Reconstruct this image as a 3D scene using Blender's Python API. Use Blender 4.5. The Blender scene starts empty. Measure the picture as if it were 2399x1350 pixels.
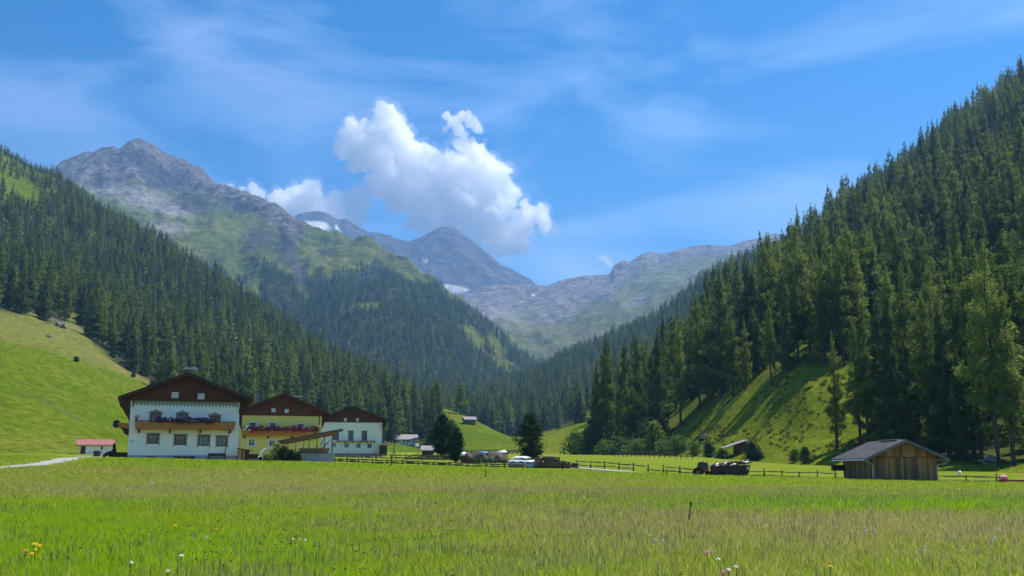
import bpy, bmesh, math, random
import numpy as np
from mathutils import Vector, Matrix, Euler

# ------------------------------------------------------------------ camera, sky, sun, exposure
FPX, CXP, CYP, HORIZON = 2400.0, 1199.5, 675.0, 1085.0     # photograph: focal length, centre and horizon row in its pixels
PITCH = math.atan((HORIZON - CYP) / FPX)
EYE = 1.6
SUN_AZ, SUN_EL = math.radians(66), math.radians(62)        # azimuth measured from +Y towards +X
scene = bpy.context.scene
col = scene.collection
cam_data = bpy.data.cameras.new("camera")
cam_data.sensor_width = 36.0
cam_data.lens = 36.0 * FPX / 2399.0
cam_data.clip_start = 0.1
cam_data.clip_end = 60000
cam = bpy.data.objects.new("camera", cam_data)
cam.location = (0, 0, EYE)
cam.rotation_euler = (math.pi / 2 + PITCH, 0, 0)
col.objects.link(cam)
scene.camera = cam

world = bpy.data.worlds.new("World")
scene.world = world
world.use_nodes = True
wn, wl = world.node_tree.nodes, world.node_tree.links
wn.clear()
w_out = wn.new("ShaderNodeOutputWorld")
w_bg = wn.new("ShaderNodeBackground")
w_bg.inputs["Strength"].default_value = 0.1
sky = wn.new("ShaderNodeTexSky")
sky.sky_type = "NISHITA"
sky.sun_disc = False
sky.sun_elevation = SUN_EL
sky.sun_rotation = SUN_AZ
sky.altitude = 1400
sky.air_density = 1.0
sky.dust_density = 0.35
sky.ozone_density = 2.2
w_hsv = wn.new("ShaderNodeHueSaturation")
w_hsv.inputs["Saturation"].default_value = 1.46
w_hsv.inputs["Value"].default_value = 1.0
wl.new(sky.outputs[0], w_hsv.inputs["Color"])
# thin high cirrus, part of the sky all round
w_tc = wn.new("ShaderNodeTexCoord")
w_map = wn.new("ShaderNodeMapping")
w_map.inputs["Rotation"].default_value = (0.15, -0.35, 0.9)
w_map.inputs["Location"].default_value = (9.4, 4.4, 2.2)
w_map.inputs["Scale"].default_value = (2.2, 2.2, 7.5)
w_noi = wn.new("ShaderNodeTexNoise")
w_noi.inputs["Scale"].default_value = 1.6
w_noi.inputs["Detail"].default_value = 7
w_noi.inputs["Roughness"].default_value = 0.55
w_noi.inputs["Distortion"].default_value = 0.5
w_rmp = wn.new("ShaderNodeValToRGB")
w_rmp.color_ramp.elements[0].position = 0.45
w_rmp.color_ramp.elements[0].color = (0, 0, 0, 1)
w_rmp.color_ramp.elements[1].position = 0.80
w_rmp.color_ramp.elements[1].color = (0.5, 0.5, 0.5, 1)
w_mix = wn.new("ShaderNodeMix")
w_mix.data_type = "RGBA"
w_mix.inputs["B"].default_value = (5.2, 6.6, 9.6, 1)
wl.new(w_tc.outputs["Generated"], w_map.inputs["Vector"])
wl.new(w_map.outputs["Vector"], w_noi.inputs["Vector"])
wl.new(w_noi.outputs["Fac"], w_rmp.inputs["Fac"])
wl.new(w_rmp.outputs["Color"], w_mix.inputs["Factor"])
wl.new(w_hsv.outputs["Color"], w_mix.inputs["A"])
wl.new(w_mix.outputs["Result"], w_bg.inputs["Color"])
wl.new(w_bg.outputs["Background"], w_out.inputs["Surface"])

sun_data = bpy.data.lights.new("sun", "SUN")
sun_data.energy = 5.0
sun_data.angle = math.radians(0.53)
sun_data.color = (1.0, 0.95, 0.86)
sun_obj = bpy.data.objects.new("sun", sun_data)
sun_vec = Vector((math.sin(SUN_AZ) * math.cos(SUN_EL), math.cos(SUN_AZ) * math.cos(SUN_EL), math.sin(SUN_EL)))
sun_obj.rotation_euler = (-sun_vec).to_track_quat("-Z", "Y").to_euler()
sun_obj.location = (60, 40, 120)
col.objects.link(sun_obj)

scene.render.engine = "CYCLES"
scene.view_settings.view_transform = "Standard"
scene.view_settings.look = "None"
scene.view_settings.exposure = 0.6
scene.view_settings.gamma = 1.0
scene.view_settings.use_curve_mapping = False
cy = scene.cycles
cy.max_bounces = 80
cy.diffuse_bounces = 3
cy.glossy_bounces = 2
cy.transmission_bounces = 4
cy.transparent_max_bounces = 8
cy.volume_bounces = 80
cy.sample_clamp_indirect = 8.0
cy.use_denoising = True
cy.caustics_reflective = False
cy.caustics_refractive = False

# ------------------------------------------------------------------ helpers: pixels of the photograph to places
CP, SP = math.cos(PITCH), math.sin(PITCH)


def P(px, py, D):
    """Place at world distance y = D that the photograph shows at pixel (px, py)."""
    a = np.asarray(px, float) - CXP
    b = CYP - np.asarray(py, float)
    yy = FPX * CP - b * SP
    k = np.asarray(D, float) / yy
    return a * k, np.asarray(D, float) + 0 * k, EYE + (FPX * SP + b * CP) * k


def PV(px, py, D):
    x, y, z = P(px, py, D)
    return Vector((float(x), float(y), float(z)))


def proj(X, Y, Z):
    Z = Z - EYE
    d = Y * CP + Z * SP
    u = -Y * SP + Z * CP
    return CXP + FPX * X / d, CYP - FPX * u / d


# ------------------------------------------------------------------ numpy gradient noise
_rng = np.random.RandomState(7)
_perm = np.concatenate([_rng.permutation(256)] * 3)
_grad = _rng.normal(size=(256, 3))
_grad /= np.linalg.norm(_grad, axis=1)[:, None]


def perlin(x, y, z=0.0):
    x, y, z = np.broadcast_arrays(np.asarray(x, float), np.asarray(y, float), np.asarray(z, float))
    xi, yi, zi = np.floor(x).astype(int), np.floor(y).astype(int), np.floor(z).astype(int)
    xf, yf, zf = x - xi, y - yi, z - zi
    u, v, w = (t * t * t * (t * (t * 6 - 15) + 10) for t in (xf, yf, zf))
    out = 0
    for dx in (0, 1):
        for dy in (0, 1):
            for dz in (0, 1):
                h = _perm[_perm[_perm[(xi + dx) & 255] + ((yi + dy) & 255)] + ((zi + dz) & 255)]
                g = _grad[h]
                d = g[..., 0] * (xf - dx) + g[..., 1] * (yf - dy) + g[..., 2] * (zf - dz)
                out = out + d * (u if dx else 1 - u) * (v if dy else 1 - v) * (w if dz else 1 - w)
    return out * 1.5


def fbm(x, y, z=0.0, octv=4, gain=0.5, lac=2.03):
    s, a, t = 0, 1.0, 0
    for k in range(octv):
        s = s + a * perlin(x + 17.3 * k, y - 9.1 * k, z + 3.7 * k)
        t += a
        a *= gain
        x, y, z = np.asarray(x) * lac, np.asarray(y) * lac, np.asarray(z) * lac
    return s / t


def ridged(x, y, z=0.0, octv=4):
    s, a, t = 0, 1.0, 0
    for k in range(octv):
        s = s + a * (1 - 2 * np.abs(perlin(x + 5.3 * k, y + 7.7 * k, z)))
        t += a
        a *= 0.5
        x, y = np.asarray(x) * 2.1, np.asarray(y) * 2.1
    return s / t


def sstep(a, b, x):
    t = np.clip((np.asarray(x, float) - a) / (b - a), 0, 1)
    return t * t * (3 - 2 * t)


# ------------------------------------------------------------------ materials
MATS = {}


class NT:
    """A small wrapper that builds a material's nodes."""

    def __init__(self, name):
        self.m = bpy.data.materials.new(name)
        self.m.use_nodes = True
        self.n, self.l = self.m.node_tree.nodes, self.m.node_tree.links
        self.b = self.n["Principled BSDF"]
        self.out = self.n["Material Output"]
        MATS[name] = self.m

    def node(self, t, **kw):
        nd = self.n.new(t)
        for k, v in kw.items():
            if k.startswith("i_"):
                nd.inputs[k[2:].replace("_", " ")].default_value = v
            else:
                setattr(nd, k, v)
        return nd

    def pos(self, scale=(1, 1, 1), rot=(0, 0, 0), src="pos"):
        if src == "pos":
            o = self.node("ShaderNodeNewGeometry").outputs["Position"]
        else:
            o = self.node("ShaderNodeTexCoord").outputs["Object"]
        m = self.node("ShaderNodeMapping")
        m.inputs["Scale"].default_value = scale
        m.inputs["Rotation"].default_value = rot
        self.l.new(o, m.inputs["Vector"])
        return m.outputs["Vector"]

    def noise(self, vec, scale, detail=4, rough=0.55, dist=0.0):
        nd = self.node("ShaderNodeTexNoise")
        nd.inputs["Scale"].default_value = scale
        nd.inputs["Detail"].default_value = detail
        nd.inputs["Roughness"].default_value = rough
        nd.inputs["Distortion"].default_value = dist
        self.l.new(vec, nd.inputs["Vector"])
        return nd.outputs["Fac"]

    def ramp(self, fac, stops):
        nd = self.node("ShaderNodeValToRGB")
        el = nd.color_ramp.elements
        while len(el) < len(stops):
            el.new(0.5)
        for e, (p, c) in zip(el, stops):
            e.position = p
            e.color = (c, c, c, 1) if isinstance(c, (int, float)) else (*c, 1)
        self.l.new(fac, nd.inputs["Fac"])
        return nd.outputs["Color"]

    def mix(self, fac, a, b, mode="MIX"):
        nd = self.node("ShaderNodeMix", data_type="RGBA", blend_type=mode)
        for key, v in (("Factor", fac), ("A", a), ("B", b)):
            if isinstance(v, bpy.types.NodeSocket):
                self.l.new(v, nd.inputs[key])
            elif key == "Factor":
                nd.inputs[key].default_value = v
            else:
                nd.inputs[key].default_value = (*v, 1)
        return nd.outputs["Result"]

    def math(self, op, a, b=None, clamp=False):
        nd = self.node("ShaderNodeMath", operation=op, use_clamp=clamp)
        for i, v in enumerate((a, b)):
            if v is None:
                continue
            if isinstance(v, bpy.types.NodeSocket):
                self.l.new(v, nd.inputs[i])
            else:
                nd.inputs[i].default_value = v
        return nd.outputs[0]

    def attr(self, name):
        return self.node("ShaderNodeAttribute", attribute_name=name).outputs["Fac"]

    def bump(self, h, strength=0.5, dist=0.05):
        nd = self.node("ShaderNodeBump")
        nd.inputs["Strength"].default_value = strength
        nd.inputs["Distance"].default_value = dist
        self.l.new(h, nd.inputs["Height"])
        self.l.new(nd.outputs["Normal"], self.b.inputs["Normal"])

    def set(self, color=None, rough=0.8, spec=0.2, metal=0.0):
        if color is not None:
            if isinstance(color, bpy.types.NodeSocket):
                self.l.new(color, self.b.inputs["Base Color"])
            else:
                self.b.inputs["Base Color"].default_value = (*color, 1)
        self.b.inputs["Roughness"].default_value = rough
        self.b.inputs["Specular IOR Level"].default_value = spec
        self.b.inputs["Metallic"].default_value = metal
        return self.m


def plain(name, c, rough=0.8, spec=0.2, var=0.25, scale=3.0, metal=0.0, bump=0.0):
    """A plain material with uneven tone."""
    t = NT(name)
    v = t.pos(src="obj")
    n1 = t.noise(v, scale, 5, 0.6)
    f = t.ramp(n1, [(0.25, 1 - var), (0.75, 1 + var)])
    t.set(t.mix(1.0, c, f, "MULTIPLY"), rough, spec, metal)
    if bump:
        t.bump(n1, bump, 0.05)
    return t.m


def wood(name, c, dark=0.5, stripes=5.0, axis="x", rough=0.75, grain=1.0, board=0.25):
    """Boards: vertical board rhythm and weathering along the grain."""
    t = NT(name)
    s = (stripes * 4, stripes * 4, 0.5) if axis in "xy" else (0.6, stripes * 4, stripes * 4)
    v = t.pos(s, src="obj")
    n1 = t.noise(v, 1.0, 5, 0.65)
    n2 = t.noise(t.pos((0.5, 0.5, 0.9), src="obj"), 1.2, 4, 0.6)
    k = t.math("ADD", t.math("MULTIPLY", n1, 0.6 * grain), t.math("MULTIPLY", n2, 0.5))
    f = t.ramp(k, [(0.28, dark), (0.78, 1.35)])
    rnd = t.node("ShaderNodeObjectInfo").outputs["Random"]
    f2 = t.ramp(rnd, [(0.0, 1 - board), (1.0, 1 + board)])
    t.set(t.mix(1.0, t.mix(1.0, c, f, "MULTIPLY"), f2, "MULTIPLY"), rough, 0.15)
    t.bump(n1, 0.35, 0.03)
    return t.m


def leafy(name, c, c2, trans=0.35, rough=0.6, vary=0.35):
    """Foliage: light passes through, and each plant has its own tone."""
    t = NT(name)
    rnd = t.node("ShaderNodeObjectInfo").outputs["Random"]
    n1 = t.noise(t.pos((1, 1, 1)), 0.35, 3, 0.6)
    k = t.math("ADD", t.math("MULTIPLY", rnd, 0.65), t.math("MULTIPLY", n1, 0.4))
    cc = t.mix(t.ramp(k, [(0.2, 0.0), (0.85, 1.0)]), c, c2)
    n2 = t.noise(t.pos((1, 1, 1)), 2.7, 2, 0.6)
    cc = t.mix(1.0, cc, t.ramp(n2, [(0.3, 1 - vary), (0.7, 1 + vary)]), "MULTIPLY")
    t.set(cc, rough, 0.06)
    tr = t.node("ShaderNodeBsdfTranslucent")
    t.l.new(cc, tr.inputs["Color"])
    mx = t.node("ShaderNodeMixShader")
    mx.inputs[0].default_value = trans
    t.l.new(t.b.outputs[0], mx.inputs[1])
    t.l.new(tr.outputs[0], mx.inputs[2])
    t.l.new(mx.outputs[0], t.out.inputs["Surface"])
    return t.m


leafy("larch_needles", (0.105, 0.155, 0.026), (0.225, 0.275, 0.055), 0.5)
leafy("spruce_needles", (0.048, 0.086, 0.026), (0.105, 0.155, 0.046), 0.42)
leafy("pine_needles", (0.016, 0.040, 0.018), (0.030, 0.062, 0.024), 0.2)
leafy("bush_leaves", (0.060, 0.115, 0.030), (0.120, 0.200, 0.050), 0.4)
leafy("tussock_grass", (0.070, 0.095, 0.018), (0.150, 0.170, 0.040), 0.4)
leafy("yellow_leaves", (0.25, 0.28, 0.04), (0.34, 0.36, 0.06), 0.4)
plain("bark", (0.075, 0.058, 0.048), 0.95, 0.1, 0.4, 6.0, bump=0.4)
plain("plaster_white", (0.88, 0.82, 0.70), 0.9, 0.2, 0.07, 0.9, bump=0.05)
plain("plaster_yellow", (0.84, 0.66, 0.19), 0.9, 0.2, 0.08, 0.9, bump=0.05)
plain("plinth_grey", (0.34, 0.34, 0.38), 0.9, 0.2, 0.12, 1.5)
plain("concrete", (0.32, 0.33, 0.34), 0.9, 0.2, 0.25, 1.2, bump=0.2)
wood("gable_boards", (0.150, 0.052, 0.027), 0.35, 2.2)
wood("balcony_boards", (0.48, 0.185, 0.040), 0.55, 1.6)
wood("dark_boards", (0.085, 0.040, 0.026), 0.4, 2.0)
wood("pale_timber", (0.42, 0.20, 0.075), 0.5, 2.0)
wood("grey_timber", (0.20, 0.165, 0.135), 0.45, 2.0)
wood("fence_wood", (0.105, 0.080, 0.062), 0.5, 3.0)
wood("log_wood", (0.13, 0.085, 0.060), 0.45, 2.0)
plain("painted_frieze", (0.27, 0.28, 0.17), 0.85, 0.2, 0.15, 2.0)
plain("painted_surround", (0.34, 0.24, 0.17), 0.85, 0.2, 0.15, 4.0)
plain("brown_frame", (0.115, 0.045, 0.035), 0.6, 0.3, 0.15, 3.0)
plain("white_frame", (0.74, 0.74, 0.76), 0.6, 0.3, 0.06, 3.0)
plain("curtain", (0.26, 0.28, 0.25), 0.9, 0.1, 0.2, 5.0)
plain("shutter_pale", (0.60, 0.62, 0.58), 0.8, 0.2, 0.12, 6.0)
plain("roof_dark", (0.045, 0.036, 0.036), 0.8, 0.3, 0.35, 2.0, bump=0.3)
plain("roof_red", (0.30, 0.125, 0.11), 0.8, 0.2, 0.3, 1.5, bump=0.3)
plain("shingle_grey", (0.125, 0.110, 0.118), 0.85, 0.2, 0.4, 2.5, bump=0.3)
plain("roof_grey", (0.27, 0.24, 0.24), 0.85, 0.2, 0.35, 1.6, bump=0.3)
plain("metal_pale", (0.62, 0.62, 0.62), 0.45, 0.5, 0.1, 2.0, metal=0.4)
plain("metal_dark", (0.06, 0.06, 0.065), 0.55, 0.4, 0.2, 3.0)
plain("brick_old", (0.27, 0.19, 0.15), 0.9, 0.1, 0.3, 5.0)
plain("tarp_white", (0.60, 0.61, 0.64), 0.5, 0.4, 0.06, 1.2, bump=0.3)
plain("tarp_blue", (0.06, 0.22, 0.62), 0.5, 0.4, 0.2, 2.0)
plain("foil_grey", (0.40, 0.44, 0.48), 0.5, 0.4, 0.12, 1.5)
plain("earth", (0.105, 0.088, 0.065), 0.95, 0.1, 0.45, 1.4, bump=0.6)
plain("stone", (0.20, 0.19, 0.17), 0.9, 0.2, 0.3, 3.0, bump=0.4)
plain("petunia_red", (0.20, 0.018, 0.045), 0.7, 0.2, 0.5, 9.0)
plain("petunia_dark", (0.050, 0.022, 0.042), 0.7, 0.2, 0.6, 9.0)
plain("leaf_dark", (0.030, 0.055, 0.025), 0.7, 0.2, 0.4, 8.0)
plain("flower_white", (0.80, 0.76, 0.76), 0.7, 0.2, 0.1, 9.0)
plain("flower_pink", (0.62, 0.24, 0.26), 0.7, 0.2, 0.2, 9.0)
plain("flower_yellow", (0.80, 0.52, 0.02), 0.7, 0.2, 0.15, 9.0)
plain("clover_purple", (0.16, 0.045, 0.085), 0.8, 0.2, 0.4, 9.0)
plain("root_wood", (0.065, 0.045, 0.034), 0.9, 0.1, 0.4, 4.0, bump=0.5)
plain("plastic_black", (0.022, 0.022, 0.026), 0.5, 0.4, 0.2, 3.0)
plain("plastic_red", (0.42, 0.06, 0.05), 0.5, 0.4, 0.3, 3.0)
plain("paint_red", (0.30, 0.055, 0.035), 0.6, 0.3, 0.3, 3.0)
plain("rubber", (0.020, 0.020, 0.020), 0.85, 0.2, 0.2, 3.0)
plain("animal_brown", (0.055, 0.034, 0.024), 0.8, 0.2, 0.3, 3.0)
plain("animal_white", (0.72, 0.69, 0.64), 0.8, 0.2, 0.1, 3.0)
plain("gravel", (0.31, 0.30, 0.29), 0.95, 0.2, 0.18, 4.0, bump=0.3)


def glass_mat():
    t = NT("window_glass")
    n = t.noise(t.pos(src="obj"), 1.5, 3)
    t.set(t.mix(n, (0.020, 0.026, 0.026), (0.060, 0.070, 0.065)), 0.12, 0.6)


glass_mat()


def foil_mat():
    t = NT("clear_foil")
    t.set((0.62, 0.66, 0.68), 0.35, 0.5)
    tr = t.node("ShaderNodeBsdfTransparent")
    mx = t.node("ShaderNodeMixShader")
    mx.inputs[0].default_value = 0.55
    t.l.new(t.b.outputs[0], mx.inputs[1])
    t.l.new(tr.outputs[0], mx.inputs[2])
    t.l.new(mx.outputs[0], t.out.inputs["Surface"])


foil_mat()


def shed_wood_mat():
    """Old shed planks: orange where sheltered under the eaves, weathered grey lower down."""
    t = NT("shed_planks")
    v = t.pos((9, 9, 0.7))
    n1 = t.noise(v, 1.0, 5, 0.65)
    n2 = t.noise(t.pos((1.6, 1.6, 0.35)), 1.0, 4, 0.6)
    z = t.node("ShaderNodeSeparateXYZ")
    t.l.new(t.node("ShaderNodeNewGeometry").outputs["Position"], z.inputs[0])
    h = t.math("ADD", t.math("MULTIPLY", z.outputs["Z"], 0.42), t.math("MULTIPLY", n2, 0.9))
    h = t.math("ADD", h, t.math("MULTIPLY", t.node("ShaderNodeObjectInfo").outputs["Random"], 0.55))
    w = t.ramp(t.math("MULTIPLY", h, 0.5), [(0.34, 0.0), (0.86, 1.0)])
    grey = t.mix(n1, (0.045, 0.040, 0.036), (0.21, 0.18, 0.135))
    orange = t.mix(n1, (0.24, 0.10, 0.028), (0.60, 0.30, 0.090))
    rnd = t.node("ShaderNodeObjectInfo").outputs["Random"]
    f2 = t.ramp(rnd, [(0.0, 0.62), (1.0, 1.30)])
    t.set(t.mix(1.0, t.mix(w, grey, orange), f2, "MULTIPLY"), 0.8, 0.15)
    t.bump(n1, 0.4, 0.02)


shed_wood_mat()


def gauss_field(t, spots, x, y):
    """Sum of soft patches on the ground plan: (x0, y0, sx, sy, amount)."""
    total = None
    for x0, y0, sx, sy, a in spots:
        dx = t.math("MULTIPLY", t.math("ADD", x, -x0), 1 / sx)
        dy = t.math("MULTIPLY", t.math("ADD", y, -y0), 1 / sy)
        r2 = t.math("ADD", t.math("MULTIPLY", dx, dx), t.math("MULTIPLY", dy, dy))
        g = t.math("MULTIPLY", t.math("POWER", 2.718, t.math("MULTIPLY", r2, -1.0)), a)
        total = g if total is None else t.math("ADD", total, g)
    return total


# drier (ripe, brownish) and lusher patches of the hay meadow, on the ground plan
DRY_SPOTS = [(-8, 48, 22, 16, 0.55), (-26, 70, 22, 12, 0.35), (3, 24, 7, 7, 0.30), (9, 20, 8, 6, 0.40), (14, 24, 12, 5, 0.30),
             (2, 80, 20, 10, 0.30), (-7, 17, 6, 5, -0.65), (-13, 26, 8, 8, -0.5), (15, 34, 13, 6, -1.0), (12, 85, 30, 18, -0.25), (-20, 102, 30, 7, -0.3)]


def dryness(t):
    z = t.node("ShaderNodeSeparateXYZ")
    t.l.new(t.node("ShaderNodeNewGeometry").outputs["Position"], z.inputs[0])
    g = gauss_field(t, DRY_SPOTS, z.outputs["X"], z.outputs["Y"])
    n = t.noise(t.pos((0.10, 0.22, 0.1)), 1.0, 5, 0.6)
    n2 = t.noise(t.pos((0.9, 0.9, 0.9)), 1.0, 4, 0.65)
    n3 = t.math("ADD", t.math("MULTIPLY", t.math("ADD", n, -0.5), 1.7), t.math("MULTIPLY", t.math("ADD", n2, -0.5), 1.0))
    return t.math("ADD", t.math("ADD", g, n3), 0.42)


def meadow_mat():
    t = NT("meadow_ground")
    d = dryness(t)
    c = t.ramp(d, [(0.0, (0.110, 0.200, 0.008)), (0.45, (0.185, 0.230, 0.022)), (1.0, (0.270, 0.245, 0.068))])
    fine = t.noise(t.pos((1, 1, 1)), 6.0, 6, 0.7)
    c = t.mix(1.0, c, t.ramp(fine, [(0.3, 0.55), (0.7, 1.35)]), "MULTIPLY")
    t.set(c, 0.95, 0.0)
    t.bump(fine, 0.8, 0.25)


meadow_mat()


def grass_blade_mat(name, lush, mid, dry, trans=0.45):
    t = NT(name)
    d = dryness(t)
    rnd = t.node("ShaderNodeObjectInfo").outputs["Random"]
    isl = t.node("ShaderNodeNewGeometry").outputs["Random Per Island"]
    k = t.math("ADD", d, t.math("MULTIPLY", t.math("ADD", isl, -0.5), 0.75))
    c = t.ramp(k, [(0.0, lush), (0.45, mid), (1.05, dry)])
    c = t.mix(1.0, c, t.ramp(t.math("FRACT", t.math("MULTIPLY", isl, 17.3)), [(0.0, 0.6), (1.0, 1.4)]), "MULTIPLY")
    t.set(c, 0.7, 0.05)
    tr = t.node("ShaderNodeBsdfTranslucent")
    t.l.new(c, tr.inputs["Color"])
    mx = t.node("ShaderNodeMixShader")
    mx.inputs[0].default_value = trans
    t.l.new(t.b.outputs[0], mx.inputs[1])
    t.l.new(tr.outputs[0], mx.inputs[2])
    t.l.new(mx.outputs[0], t.out.inputs["Surface"])


grass_blade_mat("grass_blades", (0.330, 0.480, 0.014), (0.370, 0.440, 0.036), (0.460, 0.420, 0.115), 0.55)
grass_blade_mat("grass_seedheads", (0.33, 0.38, 0.08), (0.42, 0.40, 0.13), (0.50, 0.42, 0.18), 0.45)


def hill_mat(name, c0, c1, c2, scale=0.03, rockc=(0.22, 0.21, 0.21), screec=(0.36, 0.34, 0.34), bumpd=2.0, fine=0.35, con=1.0):
    """Open slope: grass, forest floor, rock, scree and snow where those lie."""
    t = NT(name)
    v = t.pos((1, 1, 1))
    n1 = t.noise(v, scale, 6, 0.6)
    n2 = t.noise(v, scale * 9, 6, 0.65)
    c = t.ramp(t.math("ADD", t.math("MULTIPLY", n1, 0.7), t.math("MULTIPLY", n2, 0.3)), [(0.3, c0), (0.5, c1), (0.7, c2)])
    c = t.mix(t.attr("dry"), c, (0.165, 0.150, 0.050))
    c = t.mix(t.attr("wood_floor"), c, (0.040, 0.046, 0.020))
    rk = t.mix(t.ramp(n2, [(0.40, 0.0), (0.60, 1.0)]), tuple((1 - 0.6 * con) * q for q in rockc), tuple((1 + 0.6 * con) * q for q in rockc))
    c = t.mix(t.attr("scree"), c, screec)
    c = t.mix(t.attr("rock"), c, rk)
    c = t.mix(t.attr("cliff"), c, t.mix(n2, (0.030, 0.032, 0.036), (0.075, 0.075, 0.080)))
    c = t.mix(t.attr("snow"), c, (0.82, 0.84, 0.88))
    n3 = t.noise(v, fine, 5, 0.7)
    c = t.mix(1.0, c, t.ramp(n3, [(0.36, 0.62), (0.64, 1.35)]), "MULTIPLY")
    t.set(c, 0.95, 0.0)
    t.bump(t.math("ADD", n2, t.math("MULTIPLY", n3, 0.3)), 0.8, bumpd)
    return t.m


hill_mat("hillside_grass", (0.050, 0.096, 0.005), (0.082, 0.118, 0.007), (0.135, 0.142, 0.022), 0.016, bumpd=0.6, fine=0.4)
hill_mat("slope_grass", (0.070, 0.105, 0.008), (0.120, 0.150, 0.012), (0.170, 0.175, 0.026), 0.05, bumpd=0.5, fine=1.2)
hill_mat("alpine_slope", (0.055, 0.085, 0.016), (0.100, 0.125, 0.026), (0.150, 0.155, 0.045), 0.004, (0.125, 0.118, 0.118), (0.25, 0.235, 0.24), 25.0, 0.03, con=0.6)
hill_mat("far_rock", (0.14, 0.14, 0.14), (0.15, 0.15, 0.15), (0.16, 0.16, 0.16), 0.002, (0.085, 0.083, 0.085), (0.24, 0.23, 0.23), 40.0, 0.01, con=0.45)
hill_mat("cirque_slope", (0.085, 0.105, 0.040), (0.120, 0.132, 0.055), (0.150, 0.150, 0.075), 0.004, (0.16, 0.15, 0.15), (0.25, 0.24, 0.24), 20.0, 0.02, con=0.5)


# ------------------------------------------------------------------ object helpers
def tag(o, label=None, cat=None, group=None, kind=None):
    if label:
        o["label"] = label
    if cat:
        o["category"] = cat
    if group:
        o["group"] = group
    if kind:
        o["kind"] = kind
    return o


def link(name, data, parent=None, loc=None, rot=None, scale=None):
    o = bpy.data.objects.new(name, data)
    col.objects.link(o)
    if parent is not None:
        o.parent = parent
    if loc is not None:
        o.location = loc
    if rot is not None:
        o.rotation_euler = rot
    if scale is not None:
        o.scale = scale
    return o


def thing(name, label, cat, loc=(0, 0, 0), rotz=0.0, group=None):
    o = link(name, None, None, loc, (0, 0, rotz))
    o.empty_display_size = 0.5
    return tag(o, label, cat, group)


def mesh_np(name, V, F, mats, midx=None, smooth=False):
    """Mesh from numpy: V (n,3); F (m,3) or (m,4)."""
    me = bpy.data.meshes.new(name)
    V = np.asarray(V, np.float32)
    F = np.asarray(F, np.int32)
    k = F.shape[1]
    me.vertices.add(len(V))
    me.vertices.foreach_set("co", V.ravel())
    me.loops.add(F.size)
    me.loops.foreach_set("vertex_index", F.ravel())
    me.polygons.add(len(F))
    me.polygons.foreach_set("loop_start", np.arange(0, F.size, k, dtype=np.int32))
    for m in mats if isinstance(mats, (list, tuple)) else [mats]:
        me.materials.append(MATS[m])
    if midx is not None:
        me.polygons.foreach_set("material_index", np.asarray(midx, np.int32))
    if smooth:
        me.polygons.foreach_set("use_smooth", np.ones(len(F), bool))
    me.update(calc_edges=True)
    return me


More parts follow.
